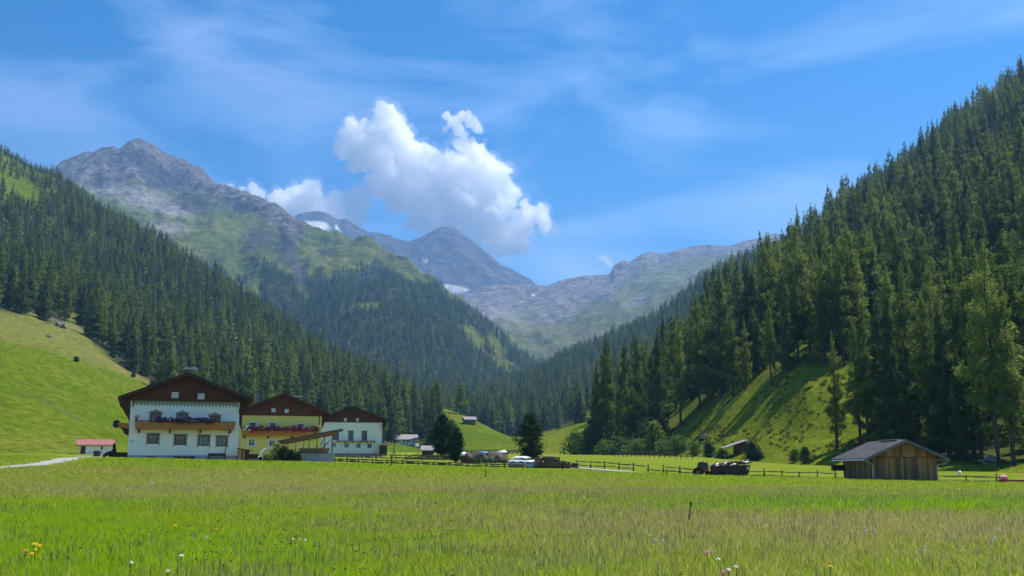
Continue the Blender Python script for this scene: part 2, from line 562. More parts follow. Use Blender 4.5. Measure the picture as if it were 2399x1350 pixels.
class MB:
    """Collects boxes, prisms and tubes into one mesh."""

    def __init__(self):
        self.v, self.f = [], []

    def poly(self, pts, faces):
        o = len(self.v)
        self.v += [tuple(p) for p in pts]
        self.f += [tuple(i + o for i in f) for f in faces]
        return self

    def box(self, x0, x1, y0, y1, z0, z1):
        p = [(x0, y0, z0), (x1, y0, z0), (x1, y1, z0), (x0, y1, z0), (x0, y0, z1), (x1, y0, z1), (x1, y1, z1), (x0, y1, z1)]
        return self.poly(p, [(0, 3, 2, 1), (4, 5, 6, 7), (0, 1, 5, 4), (1, 2, 6, 5), (2, 3, 7, 6), (3, 0, 4, 7)])

    def prism_y(self, prof, y0, y1):
        """Outline in (x, z), counter-clockwise seen from -y, carried from y0 to y1."""
        n = len(prof)
        p = [(x, y0, z) for x, z in prof] + [(x, y1, z) for x, z in prof]
        f = [tuple(range(n)), tuple(range(2 * n - 1, n - 1, -1))]
        f += [(i, i + n, (i + 1) % n + n, (i + 1) % n) for i in range(n)]
        return self.poly(p, f)

    def prism_x(self, prof, x0, x1):
        n = len(prof)
        p = [(x0, y, z) for y, z in prof] + [(x1, y, z) for y, z in prof]
        f = [tuple(range(n - 1, -1, -1)), tuple(range(n, 2 * n))]
        f += [((i + 1) % n, (i + 1) % n + n, i + n, i) for i in range(n)]
        return self.poly(p, f)

    def tube(self, pts, radii, n=7):
        pts = [Vector(p) for p in pts]
        if isinstance(radii, (int, float)):
            radii = [radii] * len(pts)
        o = len(self.v)
        for i, (p, r) in enumerate(zip(pts, radii)):
            d = (pts[min(i + 1, len(pts) - 1)] - pts[max(i - 1, 0)]).normalized()
            a = d.orthogonal().normalized() if abs(d.z) > 0.999 else d.cross(Vector((0, 0, 1))).normalized()
            b = d.cross(a)
            for k in range(n):
                t = 2 * math.pi * k / n
                self.v.append(tuple(p + a * (r * math.cos(t)) + b * (r * math.sin(t))))
        for i in range(len(pts) - 1):
            for k in range(n):
                self.f.append((o + i * n + k, o + i * n + (k + 1) % n, o + (i + 1) * n + (k + 1) % n, o + (i + 1) * n + k))
        self.f.append(tuple(o + k for k in range(n - 1, -1, -1)))
        e = o + (len(pts) - 1) * n
        self.f.append(tuple(e + k for k in range(n)))
        return self

    def blob(self, c, r, seed=0, rough=0.25, seg=10, rings=7):
        """A lumpy closed form round c with half-sizes r."""
        o = len(self.v)
        top = (c[0], c[1], c[2] + r[2])
        bot = (c[0], c[1], c[2] - r[2])
        self.v.append(bot)
        for i in range(1, rings):
            ph = math.pi * i / rings - math.pi / 2
            for k in range(seg):
                th = 2 * math.pi * k / seg
                d = (math.cos(ph) * math.cos(th), math.cos(ph) * math.sin(th), math.sin(ph))
                s = 1 + rough * float(perlin(d[0] * 1.7 + seed * 3.1, d[1] * 1.7 - seed, d[2] * 1.7 + 0.37 * seed))
                self.v.append((c[0] + r[0] * d[0] * s, c[1] + r[1] * d[1] * s, c[2] + r[2] * d[2] * s))
        self.v.append(top)
        n = len(self.v) - 1
        for k in range(seg):
            self.f.append((o, o + 1 + (k + 1) % seg, o + 1 + k))
            self.f.append((n, n - seg + k, n - seg + (k + 1) % seg))
        for i in range(rings - 2):
            for k in range(seg):
                a = o + 1 + i * seg
                self.f.append((a + k, a + (k + 1) % seg, a + seg + (k + 1) % seg, a + seg + k))
        return self

    def build(self, name, mat, parent=None, loc=None, rot=None, smooth=False):
        me = bpy.data.meshes.new(name)
        me.from_pydata(self.v, [], self.f)
        me.materials.append(MATS[mat])
        if smooth:
            me.polygons.foreach_set("use_smooth", np.ones(len(me.polygons), bool))
        me.update()
        return link(name, me, parent, loc, rot)


_shared = {}


def log_mesh(mat, sides=7):
    """A hewn pole of unit length along z, shared by every post and rail of that wood."""
    key = (mat, sides)
    if key not in _shared:
        mb = MB()
        rr = [0.5, 0.53, 0.5, 0.47]
        mb.tube([(0, 0, 0), (0.02, -0.015, 0.33), (-0.015, 0.02, 0.66), (0, 0, 1)], rr, sides)
        me = bpy.data.meshes.new("hewn_pole")
        me.from_pydata(mb.v, [], mb.f)
        me.materials.append(MATS[mat])
        _shared[key] = me
    return _shared[key]


def pole(name, a, b, r, mat, parent=None):
    """A pole from a to b (coordinates of the parent)."""
    a, b = Vector(a), Vector(b)
    d = b - a
    o = link(name, log_mesh(mat), parent, a, d.to_track_quat("Z", "Y").to_euler(), (2 * r, 2 * r, d.length))
    return o


# ------------------------------------------------------------------ terrain sheets
class Sheet:
    """A slope lofted through lines of known places: each row is a list of (px, py, D)."""

    def __init__(self, rows, px0, px1, ncol, nsub, smooth_px=0):
        self.px = np.linspace(px0, px1, ncol)
        R = []
        for r in rows:
            a = np.array(r, float)
            py, D = np.interp(self.px, a[:, 0], a[:, 1]), np.interp(self.px, a[:, 0], a[:, 2])
            R.append((py, D))
        PYs = np.array([r[0] for r in R])
        DDs = np.array([r[1] for r in R])
        X, Y, Z = P(self.px[None, :], PYs, DDs)
        n = len(rows)
        if isinstance(nsub, int):
            nsub = [nsub] * (n - 1)
        tt = np.concatenate([np.linspace(i, i + 1, s, endpoint=False) for i, s in enumerate(nsub)] + [[n - 1.0]])
        self.t = tt

        def interp(A):
            m = np.zeros_like(A)
            d = np.diff(A, axis=0)
            for i in range(1, n - 1):
                s = np.where(d[i - 1] * d[i] > 0, 2 * d[i - 1] * d[i] / (d[i - 1] + d[i] + 1e-12), 0)
                m[i] = s
            m[0], m[-1] = d[0], d[-1]
            i = np.clip(np.floor(tt).astype(int), 0, n - 2)
            f = (tt - i)[:, None]
            h00, h10, h01, h11 = 2 * f**3 - 3 * f**2 + 1, f**3 - 2 * f**2 + f, -2 * f**3 + 3 * f**2, f**3 - f**2
            return h00 * A[i] + h10 * m[i] + h01 * A[i + 1] + h11 * m[i + 1]

        self.Y = interp(Y)
        self.Z = interp(Z)
        k = (X / Y)
        self.X = interp(k) * self.Y
        self.attrs = {}
        self.reproject()

    def reproject(self):
        self.PX, self.PY = proj(self.X, self.Y, self.Z)

    def lift(self, dz):
        self.Z = self.Z + dz
        self.reproject()

    def build(self, name, mat, kind="structure"):
        nr, nc = self.X.shape
        V = np.stack([self.X, self.Y, self.Z], -1).reshape(-1, 3)
        idx = np.arange(nr * nc).reshape(nr, nc)
        F = np.stack([idx[:-1, :-1], idx[:-1, 1:], idx[1:, 1:], idx[1:, :-1]], -1).reshape(-1, 4)
        me = mesh_np(name, V, F, mat, smooth=True)
        for k in ("rock", "scree", "snow", "wood_floor", "dry", "cliff"):
            a = me.attributes.new(k, "FLOAT", "POINT")
            v = self.attrs.get(k)
            a.data.foreach_set("value", np.zeros(nr * nc, np.float32) if v is None else np.clip(v, 0, 1).astype(np.float32).ravel())
        self.obj = tag(link(name, me), kind=kind)
        return self.obj

    def at(self, px, py):
        """The first place, coming from the viewer, that the slope shows at (px, py)."""
        j = np.clip(np.interp(px, self.px, np.arange(len(self.px))), 0, len(self.px) - 1.001)
        j0 = int(j)
        f = j - j0
        col_py = self.PY[:, j0] * (1 - f) + self.PY[:, j0 + 1] * f
        A = np.stack([self.X, self.Y, self.Z], -1)
        c = A[:, j0] * (1 - f) + A[:, j0 + 1] * f
        for i in range(len(col_py) - 1):
            a, b = col_py[i], col_py[i + 1]
            if (a - py) * (b - py) <= 0 and a != b:
                g = (py - a) / (b - a)
                return Vector(c[i] * (1 - g) + c[i + 1] * g)
        i = int(np.argmin(np.abs(col_py - py)))
        return Vector(c[i])

    def under(self, px, D):
        """The place on the sheet in column px at distance D."""
        j = np.clip(np.interp(px, self.px, np.arange(len(self.px))), 0, len(self.px) - 1.001)
        j0 = int(j)
        f = j - j0
        y = self.Y[:, j0] * (1 - f) + self.Y[:, j0 + 1] * f
        z = self.Z[:, j0] * (1 - f) + self.Z[:, j0 + 1] * f
        x = self.X[:, j0] * (1 - f) + self.X[:, j0 + 1] * f
        return Vector((np.interp(D, y, x), D, np.interp(D, y, z)))

    def ground(self, x, y):
        q = self.under(float(proj(x, y, 1.0)[0]), y)
        return q.z

    def scatter(self, rng, density, tmax):
        """Random places, density (per square metre) given per grid point; up to loft parameter tmax."""
        A = np.stack([self.X, self.Y, self.Z], -1)
        e1, e2 = A[:-1, 1:] - A[:-1, :-1], A[1:, :-1] - A[:-1, :-1]
        area = np.abs(e1[..., 0] * e2[..., 1] - e1[..., 1] * e2[..., 0])
        dens = 0.25 * (density[:-1, :-1] + density[1:, :-1] + density[:-1, 1:] + density[1:, 1:])
        lam = area * dens * (self.t[:-1] < tmax)[:, None]
        n = rng.poisson(np.clip(lam, 0, 60))
        i, j = np.nonzero(n)
        rep = n[i, j]
        i, j = np.repeat(i, rep), np.repeat(j, rep)
        u, v = rng.rand(len(i))[:, None], rng.rand(len(i))[:, None]
        return (A[i, j] * (1 - u) * (1 - v) + A[i, j + 1] * u * (1 - v) + A[i + 1, j] * (1 - u) * v + A[i + 1, j + 1] * u * v)


def ell(PX, PY, cx, cy, rx, ry, rot=0.0, soft=0.35):
    """A soft oval patch as the photograph shows it on a far slope."""
    c, s = math.cos(math.radians(rot)), math.sin(math.radians(rot))
    dx, dy = PX - cx, PY - cy
    r = np.sqrt(((dx * c + dy * s) / rx) ** 2 + ((-dx * s + dy * c) / ry) ** 2)
    return 1 - sstep(1 - soft, 1 + soft, r)


# --- base ground under everything
gme = mesh_np("ground", [(-3800, -2400, -8), (3300, -2400, -8), (3300, 7150, -8), (-3800, 7150, -8)], [(0, 1, 2, 3)], "hillside_grass")
tag(link("ground", gme), kind="structure")

# --- hay meadow and the valley floor behind it
def zedge(x):
    return 0.72 - 0.027 * x


pxs = np.linspace(-2600, 5000, 39)
mrows = []
for D in (3, 6, 9, 12, 16, 20, 25, 30, 37, 45, 55, 65, 75, 85, 95, 105):
    x = (pxs - CXP) / 2434 * D
    z = np.clip(zedge(x), -4, 4) * (D / 105.0) ** 1.6
    _, py = proj(x, np.full_like(x, D), z)
    mrows.append([(a, b, D) for a, b in zip(pxs, py)])
tx = [-2600, -800, 0, 300, 600, 900, 1100, 1300, 1500, 1700, 1900, 2200, 2399, 3200, 5000]
for D, ys in ((130, (1030, 1064, 1072, 1075, 1080, 1086, 1089, 1090, 1092, 1094, 1098, 1104, 1107, 1118, 1150)),
              (170, (1000, 1050, 1066, 1070, 1075, 1075, 1079, 1080, 1081, 1083, 1089, 1098, 1102, 1110, 1130)),
              (230, (980, 1040, 1060, 1064, 1067, 1067, 1071, 1071, 1069, 1072, 1085, 1095, 1100, 1105, 1120)),
              (320, (970, 1035, 1056, 1060, 1062, 1063, 1064, 1065, 1064, 1068, 1080, 1090, 1095, 1100, 1110)),
              (470, (970, 1030, 1054, 1058, 1060, 1060, 1060, 1060, 1060, 1065, 1078, 1086, 1090, 1095, 1100))):
    mrows.append([(a, b, D) for a, b in zip(tx, ys)])
meadow = Sheet(mrows, -2600, 5000, 200, 3)
meadow.lift(0.10 * fbm(meadow.X * 0.12, meadow.Y * 0.12) * sstep(3, 20, meadow.Y) + 0.3 * fbm(meadow.X * 0.02, meadow.Y * 0.02, 4) * sstep(110, 140, meadow.Y))
meadow.build("meadow", "meadow_ground")

# --- left valley side: pasture below, forest above
left = Sheet([
    [(-900, 1060, 170), (0, 1068, 205), (250, 1066, 225), (400, 1068, 300), (700, 1068, 380), (1000, 1066, 480), (1090, 1066, 560)],
    [(-900, 880, 280), (0, 900, 300), (200, 965, 310), (350, 1010, 350), (500, 1035, 390), (700, 1045, 430), (1000, 1052, 520), (1090, 1060, 600)],
    [(-900, 690, 430), (0, 752, 430), (60, 770, 432), (120, 790, 440), (200, 820, 450), (300, 885, 460), (400, 925, 480), (700, 985, 520), (900, 1010, 560), (1000, 1020, 590), (1090, 1058, 650)],
    [(-900, 470, 800), (0, 610, 800), (300, 725, 800), (500, 805, 780), (700, 880, 760), (900, 955, 720), (1000, 985, 700), (1090, 1056, 690)],
    [(-900, -60, 1500), (-200, 240, 1500), (0, 370, 1500), (70, 416, 1480), (140, 446, 1450), (240, 534, 1400), (400, 622, 1330), (560, 726, 1250), (700, 816, 1150), (800, 876, 1080), (900, 928, 950), (960, 958, 850), (1010, 992, 780), (1090, 1055, 740)],
    [(-900, 120, 2100), (0, 520, 2000), (400, 760, 1750), (800, 960, 1400), (1000, 1060, 1000), (1090, 1070, 900)],
], -900, 1090, 260, [14, 22, 26, 44, 8])
wgt = sstep(0.3, 1.2, left.t)[:, None]
top = (1 - np.clip(np.abs(left.t - 4) / 0.4, 0, 1))[:, None]
left.lift(wgt * (1 - 0.8 * top) * (2.0 + left.Y * 0.012) * fbm(left.X * 0.006, left.Y * 0.006, 2, 5) + 0.35 * fbm(left.X * 0.05, left.Y * 0.05, 7))
edge_x = [-900, 0, 50, 80, 110, 150, 172, 195, 230, 262, 300, 360, 400, 600, 900, 1000, 1012, 1090]
edge_y = [690, 742, 752, 745, 772, 772, 745, 792, 832, 856, 882, 906, 1010, 1052, 1056, 1044, 1000, 985]
L_edge = np.interp(left.PX, edge_x, edge_y)
L_for = sstep(-4, 6, L_edge - left.PY - 14 + 7 * fbm(left.X * 0.05, left.Y * 0.05))
clear = 0
for e in ((55, 455, 60, 26, 25), (30, 430, 60, 16, 25), (190, 585, 30, 8, 30), (300, 706, 26, 9, 10), (545, 790, 20, 16, 30), (555, 770, 12, 9, 0), (480, 755, 14, 8, 20), (660, 905, 22, 14, 20), (930, 905, 16, 22, 60), (215, 545, 26, 8, 40)):
    clear = np.maximum(clear, ell(left.PX, left.PY, *e))
hi = sstep(620, 380, left.PY + 0.9 * left.PX * 0.25)          # thinning towards the tree line
thin = 1 - 0.5 * hi * sstep(-0.15, 0.25, fbm(left.X * 0.010, left.Y * 0.010, 11, 4) + 0.1)
L_for = L_for * (1 - clear) * thin
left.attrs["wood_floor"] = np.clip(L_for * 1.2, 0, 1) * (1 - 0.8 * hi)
left.attrs["rock"] = 0.35 * sstep(0.25, 0.5, fbm(left.X * 0.02, left.Y * 0.02, 3)) * sstep(1.8, 2.4, left.t)[:, None]
dl = np.interp(left.PX, [-900, 0, 90, 180, 260, 360], [760, 800, 815, 845, 868, 905])
left.attrs["dry"] = 0.55 * sstep(6, -8, left.PY - dl + 8 * fbm(left.X * 0.04, left.Y * 0.04, 3)) * (left.PX < 420) * (left.t < 2.6)[:, None] + 0.25 * sstep(0.0, 0.4, fbm(left.X * 0.012, left.Y * 0.03, 15))
left.build("hillside", "hillside_grass")

# --- right valley side: steep pasture at its foot, larch forest above
right = Sheet([
    [(1250, 1074, 330), (1380, 1074, 290), (1500, 1077, 250), (1600, 1079, 225), (1700, 1083, 200), (1800, 1089, 182), (1900, 1096, 165), (2000, 1100, 150), (2100, 1104, 142), (2250, 1110, 132), (2399, 1114, 125), (2800, 1124, 112), (3300, 1136, 100)],
    [(1250, 1064, 350), (1380, 1060, 310), (1500, 1056, 275), (1600, 1046, 250), (1700, 1030, 225), (1800, 1022, 205), (1900, 1034, 185), (2000, 1046, 170), (2100, 1056, 160), (2250, 1068, 150), (2399, 1078, 142), (2800, 1060, 130), (3300, 1040, 120)],
    [(1250, 1046, 420), (1380, 1038, 350), (1500, 1018, 310), (1600, 982, 285), (1700, 928, 260), (1800, 888, 240), (1880, 860, 225), (1950, 868, 215), (2050, 900, 205), (2150, 930, 195), (2250, 945, 185), (2399, 935, 180), (2800, 850, 170), (3300, 750, 160)],
    [(1250, 1030, 500), (1380, 1010, 420), (1500, 960, 400), (1600, 905, 390), (1700, 840, 380), (1800, 780, 370), (1900, 735, 360), (2000, 710, 350), (2150, 680, 340), (2250, 650, 330), (2399, 600, 320), (2800, 420, 300), (3300, 200, 280)],
    [(1250, 1024, 560), (1380, 995, 480), (1500, 935, 480), (1600, 862, 480), (1700, 775, 500), (1850, 662, 600), (1950, 572, 750), (2100, 462, 850), (2250, 350, 900), (2399, 252, 900), (2800, -100, 900), (3300, -500, 900)],
    [(1250, 1060, 700), (1500, 1010, 640), (1700, 920, 680), (1950, 800, 950), (2250, 600, 1150), (2399, 500, 1150), (3300, -100, 1150)],
], 1250, 3300, 260, [14, 26, 24, 44, 6])
top = (1 - np.clip(np.abs(right.t - 4) / 0.4, 0, 1))[:, None]
wgt = sstep(0.1, 1.0, right.t)[:, None]
right.lift(wgt * (1 - 0.7 * top) * (0.6 + right.Y * 0.006) * fbm(right.X * 0.012, right.Y * 0.012, 5, 4) + 0.45 * wgt * ridged(right.X * 0.10, right.Y * 0.16, 2, 3))
R_line = np.interp(right.PX, [1250, 1384, 1388, 1420, 1500, 1580, 1650, 1700, 1750, 1800, 1850, 1890, 1910, 2060, 2075, 2399, 3300], [800, 800, 1064, 1060, 1046, 1008, 965, 935, 915, 900, 872, 852, 860, 880, 1072, 1090, 1100])
R_for = sstep(-6, 8, R_line - right.PY)
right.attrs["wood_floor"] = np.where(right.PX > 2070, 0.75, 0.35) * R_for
right.attrs["rock"] = 0.5 * sstep(0.30, 0.55, fbm(right.X * 0.06, right.Y * 0.06, 3)) * wgt
right.build("hillside", "slope_grass")

# --- little grassy rise in mid valley
knoll = Sheet([
    [(985, 1072, 420), (1100, 1072, 410), (1200, 1070, 410), (1300, 1068, 420), (1460, 1068, 420)],
    [(985, 1062, 560), (1005, 1040, 560), (1030, 1006, 560), (1100, 1018, 540), (1180, 1037, 520), (1250, 1046, 520), (1300, 1044, 540), (1400, 1032, 560), (1460, 1010, 560)],
    [(985, 1060, 680), (1005, 1010, 680), (1022, 958, 680), (1032, 955, 680), (1070, 968, 660), (1120, 988, 640), (1160, 1010, 620), (1200, 1026, 600), (1260, 1032, 600), (1300, 1012, 620), (1340, 990, 650), (1380, 962, 680), (1460, 930, 720)],
    [(985, 1070, 800), (1030, 985, 800), (1200, 1046, 720), (1300, 1035, 740), (1460, 960, 830)],
], 985, 1460, 110, [14, 22, 6])
knoll.lift(0.5 * fbm(knoll.X * 0.03, knoll.Y * 0.03, 3))
knoll.build("pasture_hill", "hillside_grass")

# --- forest closing the valley
closing = Sheet([
    [(850, 1040, 780), (1000, 1030, 760), (1100, 1028, 740), (1200, 1042, 720), (1300, 1046, 700), (1400, 1040, 700), (1600, 1030, 720), (2300, 900, 800)],
    [(850, 1010, 900), (1000, 1003, 880), (1100, 1008, 860), (1200, 1020, 840), (1280, 1004, 860), (1400, 970, 900), (1600, 920, 1000), (2300, 700, 1200)],
    [(850, 975, 1200), (1000, 972, 1150), (1150, 968, 1150), (1300, 940, 1200), (1400, 900, 1300), (1600, 800, 1400), (1800, 670, 1500), (2300, 450, 1600)],
    [(850, 955, 1600), (1000, 955, 1500), (1100, 945, 1500), (1240, 896, 1900), (1300, 866, 1900), (1400, 828, 1850), (1480, 794, 1800), (1540, 764, 1750), (1580, 731, 1700), (1640, 680, 1680), (1720, 628, 1650), (1820, 596, 1650), (1900, 556, 1700), (1960, 516, 1700), (2100, 430, 1800), (2300, 310, 1900)],
    [(850, 1000, 2000), (1240, 930, 2300), (1580, 800, 2200), (2300, 450, 2400)],
], 850, 2300, 170, [10, 18, 34, 5])
closing.lift(sstep(0.5, 2.0, closing.t)[:, None] * (1 - 0.7 * (1 - np.clip(np.abs(closing.t - 3) / 0.4, 0, 1))[:, None]) * closing.Y * 0.010 * fbm(closing.X * 0.005, closing.Y * 0.005, 6, 4))
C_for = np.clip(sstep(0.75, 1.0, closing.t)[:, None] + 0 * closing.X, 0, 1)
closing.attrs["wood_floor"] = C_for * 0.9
closing.build("forest_slope", "hillside_grass")

# --- the green and rocky mountain on the left of the valley head
m1_top = [(-400, 470, 4200), (0, 450, 4200), (100, 428, 4200), (140, 412, 4200), (170, 398, 4200), (200, 386, 4200), (240, 372, 4200), (265, 362, 4200), (273, 368, 4200), (285, 358, 4200), (300, 345, 4200), (312, 341, 4200), (322, 338, 4200), (334, 343, 4200), (345, 349, 4190),
          (380, 376, 4150), (410, 384, 4130), (440, 401, 4100), (455, 404, 4080), (470, 413, 4050), (500, 449, 4000), (540, 460, 3900), (570, 466, 3850), (600, 482, 3800), (640, 508, 3700), (668, 530, 3620), (690, 548, 3560),
          (740, 563, 3500), (800, 580, 3400), (860, 599, 3300), (900, 618, 3200), (950, 650, 3100), (1000, 679, 3000), (1050, 700, 2900), (1100, 728, 2800), (1150, 775, 2700), (1200, 818, 2600), (1230, 852, 2550), (1290, 884, 2500)]
mount = Sheet([
    [(-400, 900, 1900), (500, 930, 1750), (900, 945, 1550), (1000, 948, 1500), (1150, 930, 1700), (1250, 905, 2050), (1290, 895, 2300)],
    [(-400, 760, 2300), (0, 740, 2300), (400, 760, 2250), (700, 800, 2100), (900, 820, 1950), (1000, 840, 1900), (1100, 855, 1950), (1200, 872, 2150), (1290, 890, 2380)],
    [(-400, 640, 2900), (0, 620, 2900), (250, 560, 2950), (480, 600, 2850), (600, 660, 2650), (700, 690, 2550), (850, 700, 2480), (1000, 735, 2400), (1100, 775, 2350), (1200, 842, 2300), (1290, 888, 2430)],
    [(-400, 540, 3600), (0, 520, 3600), (200, 460, 3650), (330, 470, 3600), (480, 520, 3500), (600, 580, 3250), (700, 615, 3100), (850, 640, 2950), (1000, 702, 2750), (1100, 748, 2600), (1200, 828, 2450), (1290, 886, 2460)],
    m1_top,
    [(-400, 600, 4900), (300, 480, 4900), (680, 660, 4200), (1000, 780, 3500), (1290, 900, 2800)],
], -400, 1290, 330, [16, 30, 30, 36, 5])
tM = mount.t[:, None]
top = sstep(0, 1, 1 - np.clip(np.abs(tM - 4) / 0.7, 0, 1))
amp = sstep(0.2, 1.5, tM) * (1 - 0.96 * top) * np.clip((1290 - mount.PX) / 420, 0.03, 1)
mx, my = mount.X, mount.Y
gull = ridged(mount.PX * 0.007 + 0.15 * fbm(mx * 0.002, my * 0.002), tM * 0.9, 3, 4)
mount.lift(amp * (30 * gull + 60 * ridged(mx * 0.0028 + 0.4 * fbm(mx * 0.002, my * 0.002), my * 0.0028, 1, 6)) + sstep(2.0, 3.0, tM) * np.clip((1290 - mount.PX) / 420, 0.03, 1) * (1 - 0.85 * top) * 34 * ridged(mx * 0.0075, my * 0.0075, 6, 4) + sstep(2.4, 3.6, tM) * 9 * fbm(mx * 0.015, my * 0.015, 4, 4))
PXm, PYm = mount.PX, mount.PY
nz = fbm(mx * 0.004, my * 0.004, 9, 5)
nf = fbm(mx * 0.015, my * 0.015, 12, 4)
sky_py = np.interp(PXm, [a[0] for a in m1_top], [a[1] for a in m1_top])
below = PYm - sky_py
rock = sstep(16, -20, below - np.interp(PXm, [0, 140, 250, 420, 520, 600, 690, 760], [20, 30, 74, 64, 26, 20, 22, -110]) + 55 * nz + 25 * nf)
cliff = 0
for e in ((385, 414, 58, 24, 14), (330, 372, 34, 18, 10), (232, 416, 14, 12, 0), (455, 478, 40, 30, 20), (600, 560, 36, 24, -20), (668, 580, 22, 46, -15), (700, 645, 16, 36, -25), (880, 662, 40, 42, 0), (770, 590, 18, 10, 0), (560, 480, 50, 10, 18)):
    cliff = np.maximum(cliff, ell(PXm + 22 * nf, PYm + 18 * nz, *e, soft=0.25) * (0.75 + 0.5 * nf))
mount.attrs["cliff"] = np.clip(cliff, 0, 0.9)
scree = 0
for e in ((200, 420, 46, 22, -10), (330, 462, 80, 26, 14), (400, 490, 60, 18, 10), (250, 445, 40, 20, 20), (690, 620, 10, 60, -28), (480, 440, 12, 24, 0), (395, 535, 46, 12, 8)):
    scree = np.maximum(scree, 0.75 * ell(PXm + 20 * nf, PYm + 12 * nz, *e, soft=0.6))
mount.attrs["rock"] = np.clip(rock, 0, 1) * 0.95
mount.attrs["scree"] = np.clip(scree + 0.35 * sstep(0.1, 0.4, nf) * rock, 0, 1)
tl = np.interp(PXm, [-400, 0, 400, 480, 560, 600, 640, 700, 760, 800, 860, 930, 960, 1030, 1070, 1100, 1200, 1290], [640, 640, 640, 630, 625, 600, 622, 655, 655, 640, 640, 648, 680, 662, 702, 732, 810, 866])
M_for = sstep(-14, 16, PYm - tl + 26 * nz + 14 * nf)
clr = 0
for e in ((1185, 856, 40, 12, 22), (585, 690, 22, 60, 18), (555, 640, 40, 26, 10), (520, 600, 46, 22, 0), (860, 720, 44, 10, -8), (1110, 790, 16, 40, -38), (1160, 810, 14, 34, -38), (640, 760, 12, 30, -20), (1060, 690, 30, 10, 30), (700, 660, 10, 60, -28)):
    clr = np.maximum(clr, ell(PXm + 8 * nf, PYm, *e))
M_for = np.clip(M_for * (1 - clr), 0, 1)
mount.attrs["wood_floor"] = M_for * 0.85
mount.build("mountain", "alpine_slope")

# --- the rocky cirque on the right of the valley head
c_top = [(1000, 712, 5600), (1110, 694, 5500), (1150, 681, 5500), (1200, 678, 5450), (1250, 677, 5400), (1280, 681, 5400), (1310, 668, 5400), (1345, 660, 5400), (1400, 661, 5400), (1430, 657, 5400), (1437, 636, 5400), (1460, 624, 5400), (1475, 628, 5400),
         (1500, 611, 5400), (1530, 603, 5400), (1545, 609, 5400), (1570, 606, 5400), (1600, 597, 5450), (1620, 591, 5500), (1650, 586, 5500), (1720, 585, 5500), (1800, 562, 5500), (2000, 540, 5500)]
cirque = Sheet([
    [(1000, 950, 2500), (1230, 900, 2550), (1400, 860, 2650), (1700, 770, 2850), (2000, 700, 3000)],
    [(1000, 850, 3200), (1180, 805, 3300), (1230, 830, 3200), (1300, 826, 3100), (1400, 797, 3200), (1560, 733, 3400), (1700, 665, 3500), (2000, 600, 3600)],
    [(1000, 745, 4600), (1150, 735, 4600), (1250, 752, 4400), (1350, 735, 4400), (1440, 700, 4500), (1560, 662, 4600), (1700, 634, 4700), (2000, 582, 4700)],
    c_top,
    [(1000, 800, 6200), (1400, 760, 6100), (2000, 640, 6100)],
], 1000, 2000, 220, [10, 34, 36, 4])
tC = cirque.t[:, None]
topc = sstep(0, 1, 1 - np.clip(np.abs(tC - 3) / 0.6, 0, 1))
cirque.lift(sstep(0.3, 1.4, tC) * (1 - 0.95 * topc) * (42 * ridged(cirque.PX * 0.006 + 0.5 * tC, tC * 0.8, 7, 4) + 30 * ridged(cirque.X * 0.0026, cirque.Y * 0.0026, 2, 5)) + sstep(2.2, 2.9, tC) * 10 * fbm(cirque.X * 0.014, cirque.Y * 0.014, 1, 4))
PXc, PYc = cirque.PX, cirque.PY
nz, nf = fbm(cirque.X * 0.003, cirque.Y * 0.003, 3, 5), fbm(cirque.X * 0.012, cirque.Y * 0.012, 8, 4)
csk = np.interp(PXc, [a[0] for a in c_top], [a[1] for a in c_top])
rock = sstep(14, -16, PYc - csk - np.interp(PXc, [1000, 1150, 1280, 1440, 1560, 1700], [90, 50, 40, 44, 22, 16]) + 40 * nz + 20 * nf)
for e in ((1330, 720, 50, 22, -40), (1445, 650, 26, 26, 0), (1500, 700, 40, 14, -30), (1270, 740, 30, 14, -40), (1180, 705, 40, 20, 0)):
    rock = np.maximum(rock, 0.8 * ell(PXc + 14 * nf, PYc + 10 * nz, *e, soft=0.6))
cirque.attrs["rock"] = rock
cirque.attrs["scree"] = np.maximum(0.7 * ell(PXc + 20 * nf, PYc, 1130, 740, 90, 40, 0, soft=0.7), 0.6 * sstep(0.12, 0.35, nz)) * sstep(1.0, 1.5, tC)
cirque.attrs["snow"] = sstep(0.42, 0.55, nf) * ell(PXc, PYc, 1290, 700, 90, 30, 0) * 0.7
cirque.build("rocky_ridge", "cirque_slope")

# --- the far blue peaks
f_top = [(300, 640, 6720), (600, 565, 6720), (660, 530, 6720), (680, 519, 6720), (700, 506, 6720), (720, 502, 6720), (745, 500, 6720), (770, 505, 6720), (790, 519, 6720), (810, 518, 6720), (830, 530, 6720), (860, 546, 6720), (900, 556, 6720), (916, 555, 6720),
         (921, 562, 6720), (960, 571, 6720), (990, 560, 6720), (1020, 541, 6720), (1032, 537, 6720), (1045, 534, 6720), (1062, 538, 6720), (1080, 550, 6720), (1105, 568, 6720), (1130, 588, 6720), (1160, 616, 6720), (1180, 632, 6720), (1220, 655, 6720), (1245, 672, 6720), (1270, 700, 6720), (1400, 740, 6720)]
peaks = Sheet([
    [(300, 800, 5200), (1400, 820, 5200)],
    [(300, 720, 5920), (700, 660, 5920), (900, 690, 5840), (1100, 700, 5840), (1200, 720, 5840), (1400, 760, 5840)],
    f_top,
    [(300, 760, 7120), (1045, 660, 7120), (1400, 800, 7120)],
], 300, 1400, 240, [14, 60, 4])
tF = peaks.t[:, None]
topf = sstep(0, 1, 1 - np.clip(np.abs(tF - 2) / 0.4, 0, 1))
peaks.lift(sstep(0.4, 1.2, tF) * (1 - 0.96 * topf) * (30 * ridged(peaks.PX * 0.012, tF * 0.8, 3, 4) + 45 * ridged(peaks.X * 0.003, peaks.Y * 0.003, 5, 6)) + sstep(1.5, 1.9, tF) * 9 * fbm(peaks.X * 0.012, peaks.Y * 0.012, 1, 4))
PXf, PYf = peaks.PX, peaks.PY
